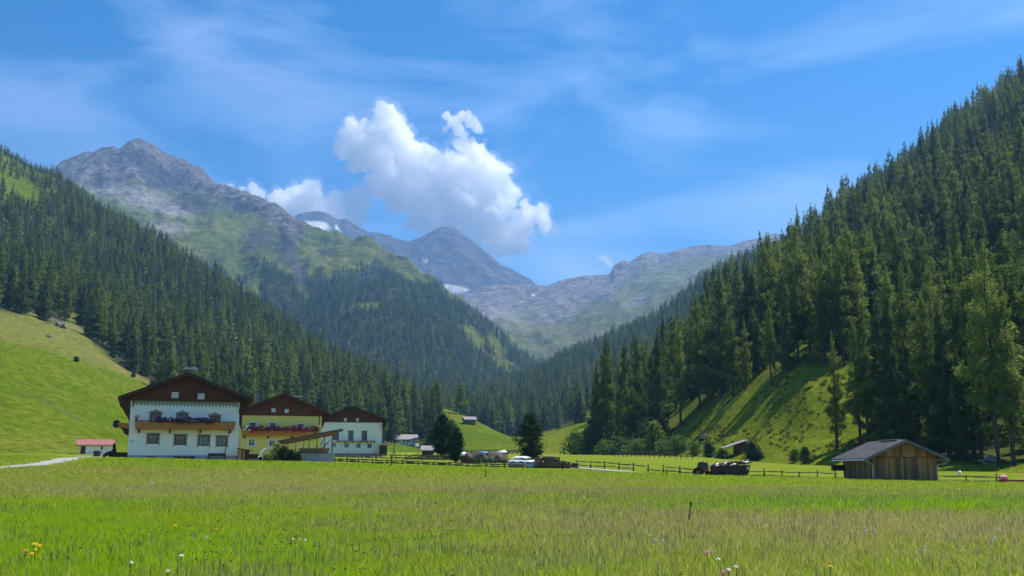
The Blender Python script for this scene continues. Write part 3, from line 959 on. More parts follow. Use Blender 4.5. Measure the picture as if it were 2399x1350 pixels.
nf = fbm(peaks.X * 0.006, peaks.Y * 0.006, 8, 5)
snow = 0
for e in ((738, 532, 34, 15, 4), (710, 545, 30, 14, 15), (775, 562, 26, 6, 28), (815, 572, 24, 5, 25), (860, 585, 26, 4, 18), (995, 610, 8, 4, 20), (925, 625, 40, 7, 22), (985, 650, 46, 8, 18), (1060, 680, 40, 12, 8), (795, 545, 4, 22, -28)):
    snow = np.maximum(snow, ell(PXf + 7 * nf, PYf + 5 * nf, *e, soft=0.25))
peaks.attrs["snow"] = snow * 0.7
peaks.attrs["scree"] = 0.6 * ell(PXf, PYf, 1060, 690, 160, 36, 5, soft=0.6)
peaks.attrs["rock"] = 1 - 0 * PXf
peaks.build("mountain", "far_rock")


# ------------------------------------------------------------------ trees
def conifer_mesh(seed, nb, sprays, sl, sw, base, rmax, prof, droop, hang, up=0.25, lean=0.0, jit=0.22):
    """Crown of unit height: nb branches round a straight stem, each set with hanging sprays."""
    r = np.random.RandomState(seed)
    u = np.sort(r.rand(nb) ** 0.85)
    t = base + (1 - base) * u
    gap = 1 + 0.28 * np.sin(u * 37 + seed) + jit * r.normal(size=nb)
    L = np.maximum(rmax * prof(u) * gap, 0.006)
    az = r.rand(nb) * 2 * np.pi
    side = 1 + 0.18 * np.cos(az - r.rand() * 6.28)
    L = L * side
    n = np.maximum((sprays * L / L.sum()).astype(int), 3)
    bi = np.repeat(np.arange(nb), n)
    m = len(bi)
    s = np.sqrt(r.rand(m)) * 0.95 + 0.05
    Lb, azb, tb, ub = L[bi], az[bi], t[bi], u[bi]
    dx, dy = np.cos(azb), np.sin(azb)
    rad = Lb * s
    lift_ = up * ub * Lb * s - droop * Lb * (1 - ub) * s + 0.25 * Lb * s**3
    wob = 0.16 * Lb * r.normal(size=m) * s
    p = np.stack([dx * rad - dy * wob + lean * tb**2, dy * rad + dx * wob, tb + lift_ + 0.012 * r.normal(size=m)], 1)
    a2 = azb + r.normal(size=m) * 1.0
    out = np.stack([np.cos(a2), np.sin(a2), -hang + 0.5 * r.normal(size=m)], 1)
    out /= np.linalg.norm(out, axis=1)[:, None]
    k = r.normal(size=(m, 3))
    w = np.cross(out, k)
    w /= np.linalg.norm(w, axis=1)[:, None] + 1e-9
    ln = sl * (0.55 + 0.9 * r.rand(m))[:, None] * (1 - 0.55 * ub)[:, None]
    wd = sw * (0.6 + 0.8 * r.rand(m))[:, None] * (1 - 0.45 * ub)[:, None]
    V = np.stack([p - out * ln * 0.3, p + w * wd, p + out * ln, p - w * wd * 0.8], 1).reshape(-1, 3)
    F = np.arange(m * 4).reshape(-1, 4)
    V[:, 2] = np.clip(V[:, 2], 0.004, 1.0)
    return V, F


def trunk_mesh(seed, base, r0, rmax, prof, droop, up=0.25, lean=0.0, limbs=26):
    r = np.random.RandomState(seed + 500)
    mb = MB()
    pts, rad = [], []
    for i in range(9):
        q = i / 8
        pts.append((lean * q * q + 0.003 * r.normal(), 0.003 * r.normal(), q * 0.97 - 0.03))
        rad.append(r0 * (1 - q) ** 0.9 + 0.0008 + (0.6 * r0 if i == 0 else 0))
    mb.tube(pts, rad, 7)
    for i in range(limbs):
        uu = (i + 0.5) / limbs * 0.9 - 0.12
        q = max(base * 0.55, base + (1 - base) * uu)
        L = rmax * float(prof(np.array([max(uu, 0.02)]))[0]) * (0.75 if uu > 0 else 0.45)
        a = r.rand() * 6.28
        x0 = lean * q * q
        z1 = q + up * max(uu, 0) * L * 0.6 - droop * L * (1 - max(uu, 0)) * 0.6
        mb.tube([(x0, 0, q), (x0 + math.cos(a) * L * 0.6, math.sin(a) * L * 0.6, z1), (x0 + math.cos(a) * L, math.sin(a) * L, z1 + 0.1 * L)], [r0 * 0.22, r0 * 0.13, r0 * 0.03], 3)
    me = bpy.data.meshes.new("trunk")
    me.from_pydata(mb.v, [], mb.f)
    me.materials.append(MATS["bark"])
    return me


def pr_larch(u):
    return np.clip(1.05 * (1 - u) ** 0.92, 0, 1) * sstep(-0.12, 0.22, u) * (0.86 + 0.14 * np.cos(u * 9))


def pr_spruce(u):
    return np.clip((1 - u) ** 0.92, 0, 1) * sstep(-0.25, 0.10, u)


SPECIES = {
    "larch": dict(n=5, mat="larch_needles", base=(0.13, 0.34), rmax=(0.125, 0.165), prof=pr_larch, droop=0.28, hang=0.55, r0=0.0125),
    "spruce": dict(n=4, mat="spruce_needles", base=(0.03, 0.10), rmax=(0.115, 0.15), prof=pr_spruce, droop=0.42, hang=0.9, r0=0.013),
}
TREE = {}
for sp, d in SPECIES.items():
    TREE[sp] = []
    for k in range(d["n"]):
        q = k / max(d["n"] - 1, 1)
        base = d["base"][0] + (d["base"][1] - d["base"][0]) * ((k * 2) % d["n"]) / d["n"]
        rmax = d["rmax"][0] + (d["rmax"][1] - d["rmax"][0]) * q
        lean = [0.0, 0.012, -0.015, 0.02, -0.01][k % 5]
        seed = 11 * k + (100 if sp == "larch" else 300)
        V, F = conifer_mesh(seed, 170 if sp == "larch" else 190, 9500 if sp == "larch" else 11000, 0.019, 0.0044 if sp == "larch" else 0.0056, base, rmax, d["prof"], d["droop"], d["hang"], lean=lean)
        TREE[sp].append((mesh_np("crown", V, F, d["mat"]), trunk_mesh(seed, base, d["r0"], rmax, d["prof"], d["droop"], lean=lean)))


def lod_protos(sprays, sl, sw, nb):
    """Lighter conifers for the far forest: (V, F, material) lists."""
    out = []
    for sp, d in SPECIES.items():
        for k in range(4):
            base = d["base"][0] * 0.8
            rmax = d["rmax"][0] + (d["rmax"][1] - d["rmax"][0]) * k / 3
            V, F = conifer_mesh(900 + 13 * k + (0 if sp == "larch" else 50), nb, sprays, sl, sw, base, rmax, d["prof"], d["droop"], d["hang"])
            out.append((V, F, d["mat"]))
    return out


def gn_scatter(name, protos, pts, scale, rotz, pick, kind="stuff", sxy=None):
    """One object of many copies: small meshes of its own, set out over points by geometry nodes."""
    mats, Vs, Fs, mi, pid = [], [], [], [], []
    off = 0
    for i, (V, F, mat) in enumerate(protos):
        if mat not in mats:
            mats.append(mat)
        Vs.append(V)
        Fs.append(F + off)
        mi += [mats.index(mat)] * len(F)
        pid += [i] * len(V)
        off += len(V)
    Vs.append(np.asarray(pts))
    n = len(pts)
    me = mesh_np(name, np.concatenate(Vs), np.concatenate(Fs), mats, mi)
    a = me.attributes.new("proto", "INT", "POINT")
    a.data.foreach_set("value", np.array(pid + [-1] * n, np.int32))
    pad = np.zeros(off, np.float32)
    for nm, arr in (("size", scale), ("turn", rotz), ("wide", np.ones(n) if sxy is None else sxy)):
        a = me.attributes.new(nm, "FLOAT", "POINT")
        a.data.foreach_set("value", np.concatenate([pad, np.asarray(arr, np.float32)]))
    a = me.attributes.new("pick", "INT", "POINT")
    a.data.foreach_set("value", np.concatenate([np.zeros(off, np.int32), np.asarray(pick, np.int32)]))
    o = link(name, me)
    ng = bpy.data.node_groups.new(name + "_scatter", "GeometryNodeTree")
    ng.interface.new_socket("Geometry", in_out="INPUT", socket_type="NodeSocketGeometry")
    ng.interface.new_socket("Geometry", in_out="OUTPUT", socket_type="NodeSocketGeometry")
    N, Lk = ng.nodes, ng.links
    gi, go = N.new("NodeGroupInput"), N.new("NodeGroupOutput")

    def named(nm, t):
        nd = N.new("GeometryNodeInputNamedAttribute")
        nd.data_type = t
        nd.inputs["Name"].default_value = nm
        return nd.outputs["Attribute"]

    def sel(i):
        c = N.new("FunctionNodeCompare")
        c.data_type = "INT"
        c.operation = "EQUAL"
        Lk.new(named("proto", "INT"), c.inputs[2])
        c.inputs[3].default_value = i
        s = N.new("GeometryNodeSeparateGeometry")
        s.domain = "POINT"
        Lk.new(gi.outputs[0], s.inputs["Geometry"])
        Lk.new(c.outputs[0], s.inputs["Selection"])
        return s.outputs["Selection"]

    join = N.new("GeometryNodeJoinGeometry")
    for i in reversed(range(len(protos))):
        g2i = N.new("GeometryNodeGeometryToInstance")
        Lk.new(sel(i), g2i.inputs[0])
        Lk.new(g2i.outputs[0], join.inputs[0])
    iop = N.new("GeometryNodeInstanceOnPoints")
    Lk.new(sel(-1), iop.inputs["Points"])
    Lk.new(join.outputs[0], iop.inputs["Instance"])
    iop.inputs["Pick Instance"].default_value = True
    Lk.new(named("pick", "INT"), iop.inputs["Instance Index"])
    cr = N.new("ShaderNodeCombineXYZ")
    Lk.new(named("turn", "FLOAT"), cr.inputs["Z"])
    Lk.new(cr.outputs[0], iop.inputs["Rotation"])
    mu = N.new("ShaderNodeMath")
    mu.operation = "MULTIPLY"
    Lk.new(named("size", "FLOAT"), mu.inputs[0])
    Lk.new(named("wide", "FLOAT"), mu.inputs[1])
    cs = N.new("ShaderNodeCombineXYZ")
    Lk.new(mu.outputs[0], cs.inputs["X"])
    Lk.new(mu.outputs[0], cs.inputs["Y"])
    Lk.new(named("size", "FLOAT"), cs.inputs["Z"])
    Lk.new(cs.outputs[0], iop.inputs["Scale"])
    Lk.new(iop.outputs[0], go.inputs[0])
    md = o.modifiers.new("scatter", "NODES")
    md.node_group = ng
    return tag(o, kind=kind)


class Forest:
    """Tree places of one slope: position, height, species (0 larch, 1 spruce), turn, width."""

    def __init__(self, pts, hmean, hsd, larch, rng, hmin=8):
        n = len(pts)
        self.p = np.asarray(pts)
        self.sp = (rng.rand(n) > larch).astype(int)
        self.h = np.clip(hmean + hsd * rng.normal(size=n), hmin, hmean * 1.5)
        young = rng.rand(n) < 0.15
        self.h[young] *= 0.55
        self.rot = rng.rand(n) * 6.28
        self.w = 0.8 + 0.6 * rng.rand(n)
        self.keep = np.ones(n, bool)


rng = np.random.RandomState(42)
jit_ok = lambda A: fbm(A.X * 0.03, A.Y * 0.03, 21, 3)
R_dens = R_for * (0.0125 + 0.016 * jit_ok(right)) * np.where((right.PX > 1905) & (right.PX < 2070) & (right.PY > 860), 0.12, 1.0)
R_dens = R_dens * (1 + 1.6 * ell(right.PX, right.PY, 1960, 790, 130, 80, 0)) + 0.010 * ell(right.PX, right.PY, 1960, 800, 110, 55, 0)
R_dens = np.clip(R_dens, 0, 1) * (right.Y > 128)
fr = Forest(right.scatter(rng, R_dens, 4.15), 24, 5.0, 0.76, rng)
L_dens = np.clip(L_for * (0.017 + 0.012 * jit_ok(left)), 0, 1)
fl = Forest(left.scatter(rng, L_dens, 4.12), 21, 4.5, 0.6, rng)
hh = sstep(620, 380, proj(*fl.p.T)[1] + 0.22 * proj(*fl.p.T)[0])
fl.h *= 1 - 0.45 * hh
fc = Forest(closing.scatter(rng, np.clip(C_for * (0.015 + 0.008 * jit_ok(closing)), 0, 1), 3.1), 24, 4.0, 0.5, rng)
K_dens = 0.012 * np.maximum(4.0 * ell(knoll.PX, knoll.PY, 1012, 1000, 16, 46, 0), np.maximum(ell(knoll.PX, knoll.PY, 1335, 985, 34, 16, -20), 1.2 * ell(knoll.PX, knoll.PY, 1080, 965, 60, 5, 20)))
fk = Forest(knoll.scatter(rng, K_dens, 2.0), 23, 3.0, 0.6, rng)
fm = Forest(mount.scatter(rng, np.clip(M_for * (0.011 + 0.008 * fbm(mx * 0.01, my * 0.01, 4)), 0, 1), 4.02), 20, 4.0, 0.45, rng)

# the trees of the near slopes that show largest become single trees: measure what each one shows
cand = []
for fi, f in enumerate((fr, fl, fc, fk)):
    px, py = proj(*f.p.T)
    _, pt = proj(f.p[:, 0], f.p[:, 1], f.p[:, 2] + f.h)
    for i in np.nonzero((py - pt > 28) & (px > -60) & (px < 2460))[0]:
        cand.append((f.p[i, 1], fi, i, px[i], py[i], pt[i]))

# named trees of the front rows (photograph base, top)
FRONT = [
    (1962, 1050, 768, "larch", 0, "slender larch with bare lower trunk standing free left of the plank shed"),
    (2036, 1052, 698, "larch", 1, "tall larch with thin straight trunk rising behind the plank shed's left roof end"),
    (2016, 1046, 735, "larch", 3, "larch close beside another thin trunk, above the left end of the plank shed roof"),
    (2098, 1066, 660, "spruce", 0, "dark dense spruce directly behind the ridge of the plank shed"),
    (2182, 1066, 668, "larch", 2, "broad larch behind the plank shed's right eave"),
    (2140, 1062, 760, "spruce", 2, "shorter dark spruce between larches behind the plank shed roof"),
    (2340, 1092, 545, "larch", 4, "tallest larch with long leaning bare trunk at the right edge of the meadow"),
    (2378, 1090, 622, "larch", 1, "larch with dark trunk right of the tallest larch, at the picture's edge"),
    (2255, 1080, 800, "spruce", 1, "dark low-branched spruce between the plank shed and the tallest larch"),
    (2300, 1076, 730, "larch", 3, "thin larch half hidden left of the tallest larch"),
    (2225, 1074, 700, "spruce", 3, "spruce standing right behind the plank shed's downpipe side"),
    (1808, 902, 702, "larch", 2, "pale green larch casting a long shadow at the top of the steep pasture"),
    (1748, 912, 735, "larch", 0, "larch at the pasture edge with shadow falling down the slope"),
    (1846, 872, 640, "spruce", 1, "dark spruce at the highest corner of the steep pasture"),
    (1640, 962, 722, "larch", 4, "larch with bare lower trunk at the forest edge above the leaning hut"),
    (1596, 1000, 742, "larch", 1, "full larch low on the forest edge right of the bushes"),
    (1545, 1030, 760, "spruce", 0, "dark spruce low on the forest edge above the back fence"),
    (1462, 1054, 930, "larch", 3, "small young larch standing before the corner of the right forest"),
    (1425, 1056, 775, "larch", 2, "large larch forming the valley-side corner of the right forest"),
    (1400, 1062, 850, "spruce", 2, "spruce at the outermost left edge of the right forest"),
    (1498, 1046, 770, "spruce", 3, "tall spruce in the front of the right forest above the back fence's end"),
]
occ = np.zeros((340, 606), bool)


def shows(px, py, pt, w):
    """Cells of a coarse picture a crown newly covers."""
    x0, x1 = int((px - w) / 4) + 1, int((px + w) / 4) + 2
    y0, y1 = int(pt / 4), int(py / 4) + 1
    tot = 0
    for y in range(max(y0, 0), min(y1, 340)):
        q = (y - y0 + 0.5) / max(y1 - y0, 1)
        hw = w / 4 * min(1.0, q * 1.25)
        a, b = max(int(px / 4 - hw), 0), min(int(px / 4 + hw) + 1, 606)
        if a < b:
            tot += (b - a) - occ[y, a:b].sum()
            occ[y, a:b] = True
    return tot


front_items = []
for bx, by, ty, sp, var, lab in FRONT:
    q = right.at(bx, by)
    h = (by - ty) / 2434.0 * q.y
    front_items.append((q, h, sp, var, lab))
    cand.append((q.y, -1, len(front_items) - 1, bx, by, ty))
cand.sort()
seen = []
for D, fi, i, px, py, pt in cand:
    a = shows(px, py, pt, 0.13 * (py - pt))
    if fi >= 0:
        seen.append((a, fi, i))
seen.sort(reverse=True)
picked = [s for s in seen[:278] if s[0] > 2]


def plant_tree(name, label, cat, group, q, h, sp, var, rot, wide):
    root = thing(name, label, cat, q - Vector((0, 0, 0.3)), rot, group)
    crown, trunk = TREE[sp][var % len(TREE[sp])]
    link("trunk", trunk, root, scale=(h, h, h))
    link("crown", crown, root, scale=(h * wide, h * wide, h))
    return root


for q, h, sp, var, lab in front_items:
    plant_tree(sp + "_tree", lab, "tree", "trees in the front of the right forest", q, h, sp, var, 0.7 * var, 0.82)
zone = {0: "the dense forest on the right slope", 1: "the forest on the left slope", 2: "the forest closing the valley", 3: "the small grove on the mid-valley rise"}
for a, fi, i in picked:
    f = (fr, fl, fc, fk)[fi]
    f.keep[i] = False
    sp = "larch" if f.sp[i] == 0 else "spruce"
    p = f.p[i]
    px, py = proj(*p)
    if fi == 0:
        zx = int(np.searchsorted([1500, 1650, 1780, 1920, 2060, 2200, 2310], px))
        over_ = ("in the left corner of the right forest", "above the back fence", "above the leaning hut", "above the top of the steep pasture", "above the plank shed's left eave", "above the plank shed's ridge", "above the plank shed's right eave", "above the tallest larch")[zx]
        up_ = ("just under the right skyline", "high on the slope", "halfway up the slope", "low on the slope", "at the slope's foot")[int(np.searchsorted([420, 600, 760, 920], py))]
        where = up_ + ", " + over_
    elif fi == 1:
        where = "at the forest edge above the left pasture" if px < 380 else ("in the forest behind the three farmhouses" if px < 900 else "in the forest above the far white house")
    else:
        where = "in " + zone[fi]
    size = "tall" if f.h[i] > 27 else ("short" if f.h[i] < 20 else "mid-sized")
    look = f"{size} soft green larch" if sp == "larch" else f"{size} dark narrow spruce"
    plant_tree(sp + "_tree", f"{look} {where}", "tree", f"{size} {sp} trees {where}", Vector(p), f.h[i], sp, int(f.rot[i] * 10), f.rot[i], f.w[i])

mid = lod_protos(2400, 0.032, 0.0088, 110)
low = lod_protos(600, 0.055, 0.017, 70)


def forest_obj(name, f, protos, sel):
    k = f.keep & sel
    p = f.p[k].copy()
    p[:, 2] -= 0.3
    pick = f.sp[k] * 4 + (f.rot[k] * 10).astype(int) % 4
    return gn_scatter(name, protos, p, f.h[k], f.rot[k], pick, sxy=f.w[k])


def seen_side(f):
    px, py = proj(*f.p.T)
    return (px > -500) & (px < 2900)


tag(forest_obj("forest", fr, mid, seen_side(fr)), "dense larch and spruce forest covering the steep right slope", "forest")
tag(forest_obj("forest", fl, low, seen_side(fl)), "dark conifer forest covering the left valley side", "forest")
tag(forest_obj("forest", fc, low, seen_side(fc)), "bluish conifer forest closing the middle of the valley", "forest")
if fk.keep.sum():
    tag(forest_obj("grove", fk, mid, seen_side(fk)), "small grove of conifers on the mid-valley rise", "grove")
tag(forest_obj("forest", fm, low, seen_side(fm)), "distant hazy forest on the lower flank of the rocky mountain", "forest")


# ------------------------------------------------------------------ farmhouses
class Facade:
    """A house front: a vertical plane through its lower left corner, turned by angle a; pixels give (u, z) on it."""

    def __init__(self, px, py, D, deg):
        self.o = PV(px, py, D)
        self.a = math.radians(deg)
        self.d = Vector((math.cos(self.a), math.sin(self.a), 0))
        self.n = Vector((math.sin(self.a), -math.cos(self.a), 0))

    def uz(self, px, py, out=0.0):
        """Where the ray through a pixel meets the plane set forward by out."""
        e = Vector((0, 0, EYE))
        r = PV(px, py, 100) - e
        k = ((self.o + self.n * out - e).dot(self.n)) / r.dot(self.n)
        q = e + r * k - self.o
        return q.dot(self.d), q.z


def wall_with_openings(mb, W, z0, z1, holes, y=0.0, depth=0.16):
    xs = sorted({0.0, W, *[h[0] for h in holes], *[h[1] for h in holes]})
    zs = sorted({z0, z1, *[h[2] for h in holes], *[h[3] for h in holes]})
    for i in range(len(xs) - 1):
        for j in range(len(zs) - 1):
            cx, cz = (xs[i] + xs[i + 1]) / 2, (zs[j] + zs[j + 1]) / 2
            if any(h[0] < cx < h[1] and h[2] < cz < h[3] for h in holes):
                continue
            mb.poly([(xs[i], y, zs[j]), (xs[i + 1], y, zs[j]), (xs[i + 1], y, zs[j + 1]), (xs[i], y, zs[j + 1])], [(0, 1, 2, 3)])
    for a, b, c, d in holes:
        p = [(a, y, c), (b, y, c), (b, y, d), (a, y, d), (a, y + depth, c), (b, y + depth, c), (b, y + depth, d), (a, y + depth, d)]
        mb.poly(p, [(0, 4, 5, 1), (1, 5, 6, 2), (2, 6, 7, 3), (3, 7, 4, 0)])


def window(parent, a, b, c, d, y=0.0, frame="brown_frame", surround=None, pane="window_glass", crown=False, cross=True, depth=0.12, curtain=0.0):
    """A window in an opening: frame with crossbars, pane, painted surround with ears."""
    t = 0.11
    yy = y + depth
    mb = MB()
    mb.box(a, a + t, yy - 0.05, yy + 0.03, c, d).box(b - t, b, yy - 0.05, yy + 0.03, c, d)
    mb.box(a + t, b - t, yy - 0.05, yy + 0.03, c, c + t).box(a + t, b - t, yy - 0.05, yy + 0.03, d - t, d)
    if cross:
        m = (a + b) / 2
        mb.box(m - 0.03, m + 0.03, yy - 0.04, yy + 0.02, c + t, d - t)
    w = mb.build("window", frame, parent)
    MB().box(a + 0.02, b - 0.02, yy + 0.005, yy + 0.028, c + 0.02, d - 0.02).build("pane", pane, w)
    if curtain:
        zc = d - (d - c) * curtain
        MB().box(a + t, b - t, yy - 0.012, yy + 0.001, zc, d - t).build("curtain", "curtain", w)
    if surround:
        s = 0.17
        mb = MB()
        yo = y - 0.03
        mb.box(a - s, a - 0.003, yo, y - 0.002, c - 0.1, d).box(b + 0.003, b + s, yo, y - 0.002, c - 0.1, d)
        mb.box(a - s - 0.1, b + s + 0.1, yo - 0.02, y - 0.002, d + 0.002, d + 0.13)
        if surround == "painted_surround":
            mb.box(a - s - 0.05, a - s - 0.002, yo, y - 0.002, c - 0.22, c - 0.02).box(b + s + 0.002, b + s + 0.05, yo, y - 0.002, c - 0.22, c - 0.02)
        else:
            mb.box(a - 0.003, b + 0.003, yo, y - 0.002, c - 0.12, c - 0.002)
        if crown:
            mb.prism_y([(a - s, d + 0.132), (b + s, d + 0.132), ((a + b) / 2 + 0.25, d + 0.26), ((a + b) / 2, d + 0.42), ((a + b) / 2 - 0.25, d + 0.26)], yo, y - 0.002)
        mb.build("surround", surround, w)
    return w


def gable_house(name, label, fac, W, L, Hw, slope, over, front, wall_mat, gable_mat, base=0.55, roof_mat="roof_dark", thick=0.26, brackets=True, cat="house", plinth=True, holes=(), gable_from=None):
    """Walls, gable cladding, pitched roof with wide eaves. Local x along the front, y back, z up."""
    root = thing(name, label, cat, fac.o, fac.a)
    mid = W / 2
    und = lambda x: Hw + 0.62 + slope * (mid - abs(x - mid))          # underside of the roof
    gz = Hw if gable_from is None else gable_from
    mb = MB()
    wall_with_openings(mb, W, base if plinth else -0.8, gz, holes)
    mb.poly([(0, 0, base), (0, L, base), (0, L, und(0)), (0, 0.0, und(0))], [(0, 3, 2, 1)])
    mb.poly([(W, 0, base), (W, L, base), (W, L, und(W)), (W, 0.0, und(W))], [(0, 1, 2, 3)])
    mb.poly([(0, L, base), (W, L, base), (W, L, und(W)), (mid, L, und(mid)), (0, L, und(0))], [(0, 4, 3, 2, 1)])
    mb.poly([(0.02, 0.3, base), (W - 0.02, 0.3, base), (W - 0.02, 0.3, gz), (0.02, 0.3, gz)], [(0, 1, 2, 3)])
    mb.build("wall", wall_mat, root)
    if plinth:
        MB().box(-0.04, W + 0.04, -0.05, L + 0.04, -1.5, base).build("plinth", "plinth_grey", root)
    g = MB()
    g.prism_y([(-0.02, gz), (W + 0.02, gz), (W + 0.02, und(W) - 0.004), (mid, und(mid) - 0.004), (-0.02, und(0) - 0.004)], -0.09, 0.25)
    g.build("gable_cladding", gable_mat, root)
    # roof: two slabs meeting at the ridge
    r = MB()
    y0, y1 = -front, L + 0.7
    ex = -over
    ze, zr = und(ex), und(mid)
    r.prism_y([(ex, ze), (mid, zr), (W + over, ze), (W + over, ze + thick), (mid, zr + thick), (ex, ze + thick)], y0, y1)
    roof = r.build("roof", roof_mat, root)
    f = MB()
    f.prism_y([(ex - 0.03, ze - 0.10), (mid, zr - 0.10), (mid, zr + thick + 0.03), (ex - 0.03, ze + thick + 0.03)], y0 - 0.06, y0 - 0.004)
    f.prism_y([(mid + 0.004, zr - 0.10), (W + over + 0.03, ze - 0.10), (W + over + 0.03, ze + thick + 0.03), (mid + 0.004, zr + thick + 0.03)], y0 - 0.06, y0 - 0.004)
    f.build("barge_board", "dark_boards", roof)
    if brackets:
        for yb in (0.35, L * 0.5, L - 0.5):
            for s in (0, 1):
                xw, xo = (0.0, -over + 0.12) if s == 0 else (W, W + over - 0.12)
                zt = und(xo) - 0.01
                prof = [(xw, Hw - 2.1), (xw, und(xw) - 0.01), (xo, zt)]
                if s == 1:
                    prof = prof[::-1]
                prof2 = [prof[0], prof[1], prof[2]]
                m = MB()
                q = (Hw - 1.4, (xw + xo) / 2)
                m.prism_y([(xw, Hw - 2.1), (xo * 0.35 + xw * 0.65, Hw - 1.15), (xo, zt), (xw, und(xw) - 0.01)][:: (1 if s == 1 else -1)], yb, yb + 0.5)
                m.build("eave_panel", "dark_boards", root)
    # purlin ends and rafters under the front overhang
    for fx in (0.03, 0.27, 0.5, 0.73, 0.97):
        x = W * fx
        MB().box(x - 0.1, x + 0.1, -front + 0.12, -0.1, und(x) - 0.30, und(x) - 0.03 - slope * 0.1).build("purlin", "dark_boards", root)
    root["eave"] = 0
    del root["eave"]
    return root, roof, und


def chimney(roof, x, y, z0, h, w=0.75, cap=True, capw=0.3):
    MB().box(x - w / 2, x + w / 2, y - 0.35, y + 0.35, z0, z0 + h).build("chimney", "brick_old", roof)
    if cap:
        m = MB().box(x - w / 2 - capw, x + w / 2 + capw, y - 0.6, y + 0.6, z0 + h + 0.14, z0 + h + 0.26)
        for sx in (-1, 1):
            m.box(x + sx * w * 0.4 - 0.05, x + sx * w * 0.4 + 0.05, y - 0.2, y + 0.2, z0 + h, z0 + h + 0.14)
        m.build("chimney_cap", "metal_pale", roof)


def flower_row(parent, x0, x1, y, z, mat, leafmat, seed, h=0.32, dep=0.22, name="flower_box"):
    r = random.Random(seed)
    b = MB().box(x0, x1, y - 0.12, y + 0.12, z - 0.12, z + 0.06).build(name, "dark_boards", parent)
    m1, m2 = MB(), MB()
    n = int((x1 - x0) / 0.2)
    for i in range(n):
        x = x0 + (i + r.random()) * (x1 - x0) / n
        m1.blob((x, y + r.uniform(-0.1, 0.05), z + h * r.uniform(0.15, 0.7)), (0.17, 0.15, 0.15 + 0.1 * r.random()), i + seed, 0.6, 7, 5)
        if r.random() < 0.85:
            m2.blob((x + r.uniform(-0.1, 0.1), y - r.uniform(0.05, dep), z + h * r.uniform(-0.5, 0.85)), (0.13, 0.1, 0.1), i + seed + 50, 0.7, 6, 4)
    m1.build("foliage", leafmat, b)
    m2.build("blossom", mat, b)
    return b


def balcony(root, x0, x1, zb, zt, out, mat, flare=0.12, n=None, y=0.0, rail_mat="dark_boards", name="balcony"):
    """Boarded balcony: floor, parapet of boards flaring outward, hand rail, brackets."""
    n = n or int((x1 - x0) / 0.17)
    w = (x1 - x0) / n
    mb = MB()
    r = random.Random(3)
    for i in range(n):
        a, b = x0 + i * w + 0.008, x0 + (i + 1) * w - 0.008
        e = 0.010 * r.random()
        ct = flare
        mb.poly([(a, y - out - e, zb), (b, y - out - e, zb), (b, y - out - ct - e, zt), (a, y - out - ct - e, zt), (a, y - out + 0.03, zb), (b, y - out + 0.03, zb), (b, y - out - ct + 0.03, zt), (a, y - out - ct + 0.03, zt)],
                [(0, 1, 2, 3), (5, 4, 7, 6), (4, 0, 3, 7), (1, 5, 6, 2), (3, 2, 6, 7), (4, 5, 1, 0)])
    for xe, s in ((x0, -1), (x1, 1)):
        xa, xb = sorted((xe, xe + s * 0.04))
        mb.poly([(xe, y - out, zb), (xe + s * flare, y - out - flare, zt), (xe + s * flare, y - 0.01, zt), (xe, y - 0.01, zb),
                 (xe - s * 0.04, y - out, zb), (xe + s * flare - s * 0.04, y - out - flare, zt), (xe + s * flare - s * 0.04, y - 0.01, zt), (xe - s * 0.04, y - 0.01, zb)],
                [(0, 1, 2, 3), (7, 6, 5, 4), (0, 4, 5, 1), (1, 5, 6, 2), (3, 7, 4, 0)])
    b = mb.build(name, mat, root)
    MB().box(x0 + 0.05, x1 - 0.05, y - out + 0.04, y - 0.01, zb + 0.02, zb + 0.14).build("balcony_floor", mat, b)
    MB().box(x0 - flare - 0.06, x1 + flare + 0.06, y - out - flare - 0.09, y - out - flare + 0.07, zt + 0.003, zt + 0.08).build("hand_rail", rail_mat, b)
    k = max(3, int((x1 - x0) / 2.2))
    for i in range(k):
        x = x0 + 0.35 + (x1 - x0 - 0.7) * i / (k - 1)
        MB().prism_x([(y - out + 0.1, zb - 0.16), (y - out + 0.1, zb + 0.0), (y - 0.005, zb + 0.0), (y - 0.005, zb - 0.42)][::-1], x - 0.08, x + 0.08).build("bracket", "dark_boards", b)
    return b


# ---- first farmhouse: white, scalloped frieze, orange balcony
fA = Facade(298, 1080, 117, 20)
WA = fA.uz(556, 1082)[0]
HA = fA.uz(430, 941)[1]
openA, winA = [], []
for x0, x1, y0, y1, kind in ((354, 374.5, 967, 992, "up"), (416.5, 437, 969.5, 996, "up"), (493, 513, 974, 1003, "up"),
                             (347, 370, 1017, 1040, "low"), (410.5, 434, 1019, 1043, "low"), (466, 488.5, 1020.5, 1045, "low"), (509.5, 530.5, 1022.5, 1046, "low")):
    a, d = fA.uz(x0, y0)
    b, c = fA.uz(x1, y1)
    openA.append((a, b, c, d))
    winA.append((a, b, c, d, kind))
houseA, roofA, undA = gable_house("farmhouse", "large white farmhouse with orange wooden balcony and brown gable, nearest of three", fA, WA, 17.0, HA, 0.40, 1.35, 1.35, "plaster_white", "gable_boards", base=0.62, holes=openA)
for i, (a, b, c, d, kind) in enumerate(winA):
    window(houseA, a, b, c, d, surround="painted_surround", crown=kind == "up", curtain=(0.0, 0.55, 0.0, 0.45, 0.35, 0.9, 0.9)[i])
for px in (410, 471):
    a, d = fA.uz(px - 10, 916.5 + (px - 410) * 0.05)
    b, c = fA.uz(px + 10, 935.5 + (px - 410) * 0.05)
    window(houseA, a, b, c, d, y=-0.13, frame="brown_frame", pane="shutter_pale", cross=False, depth=0.0)
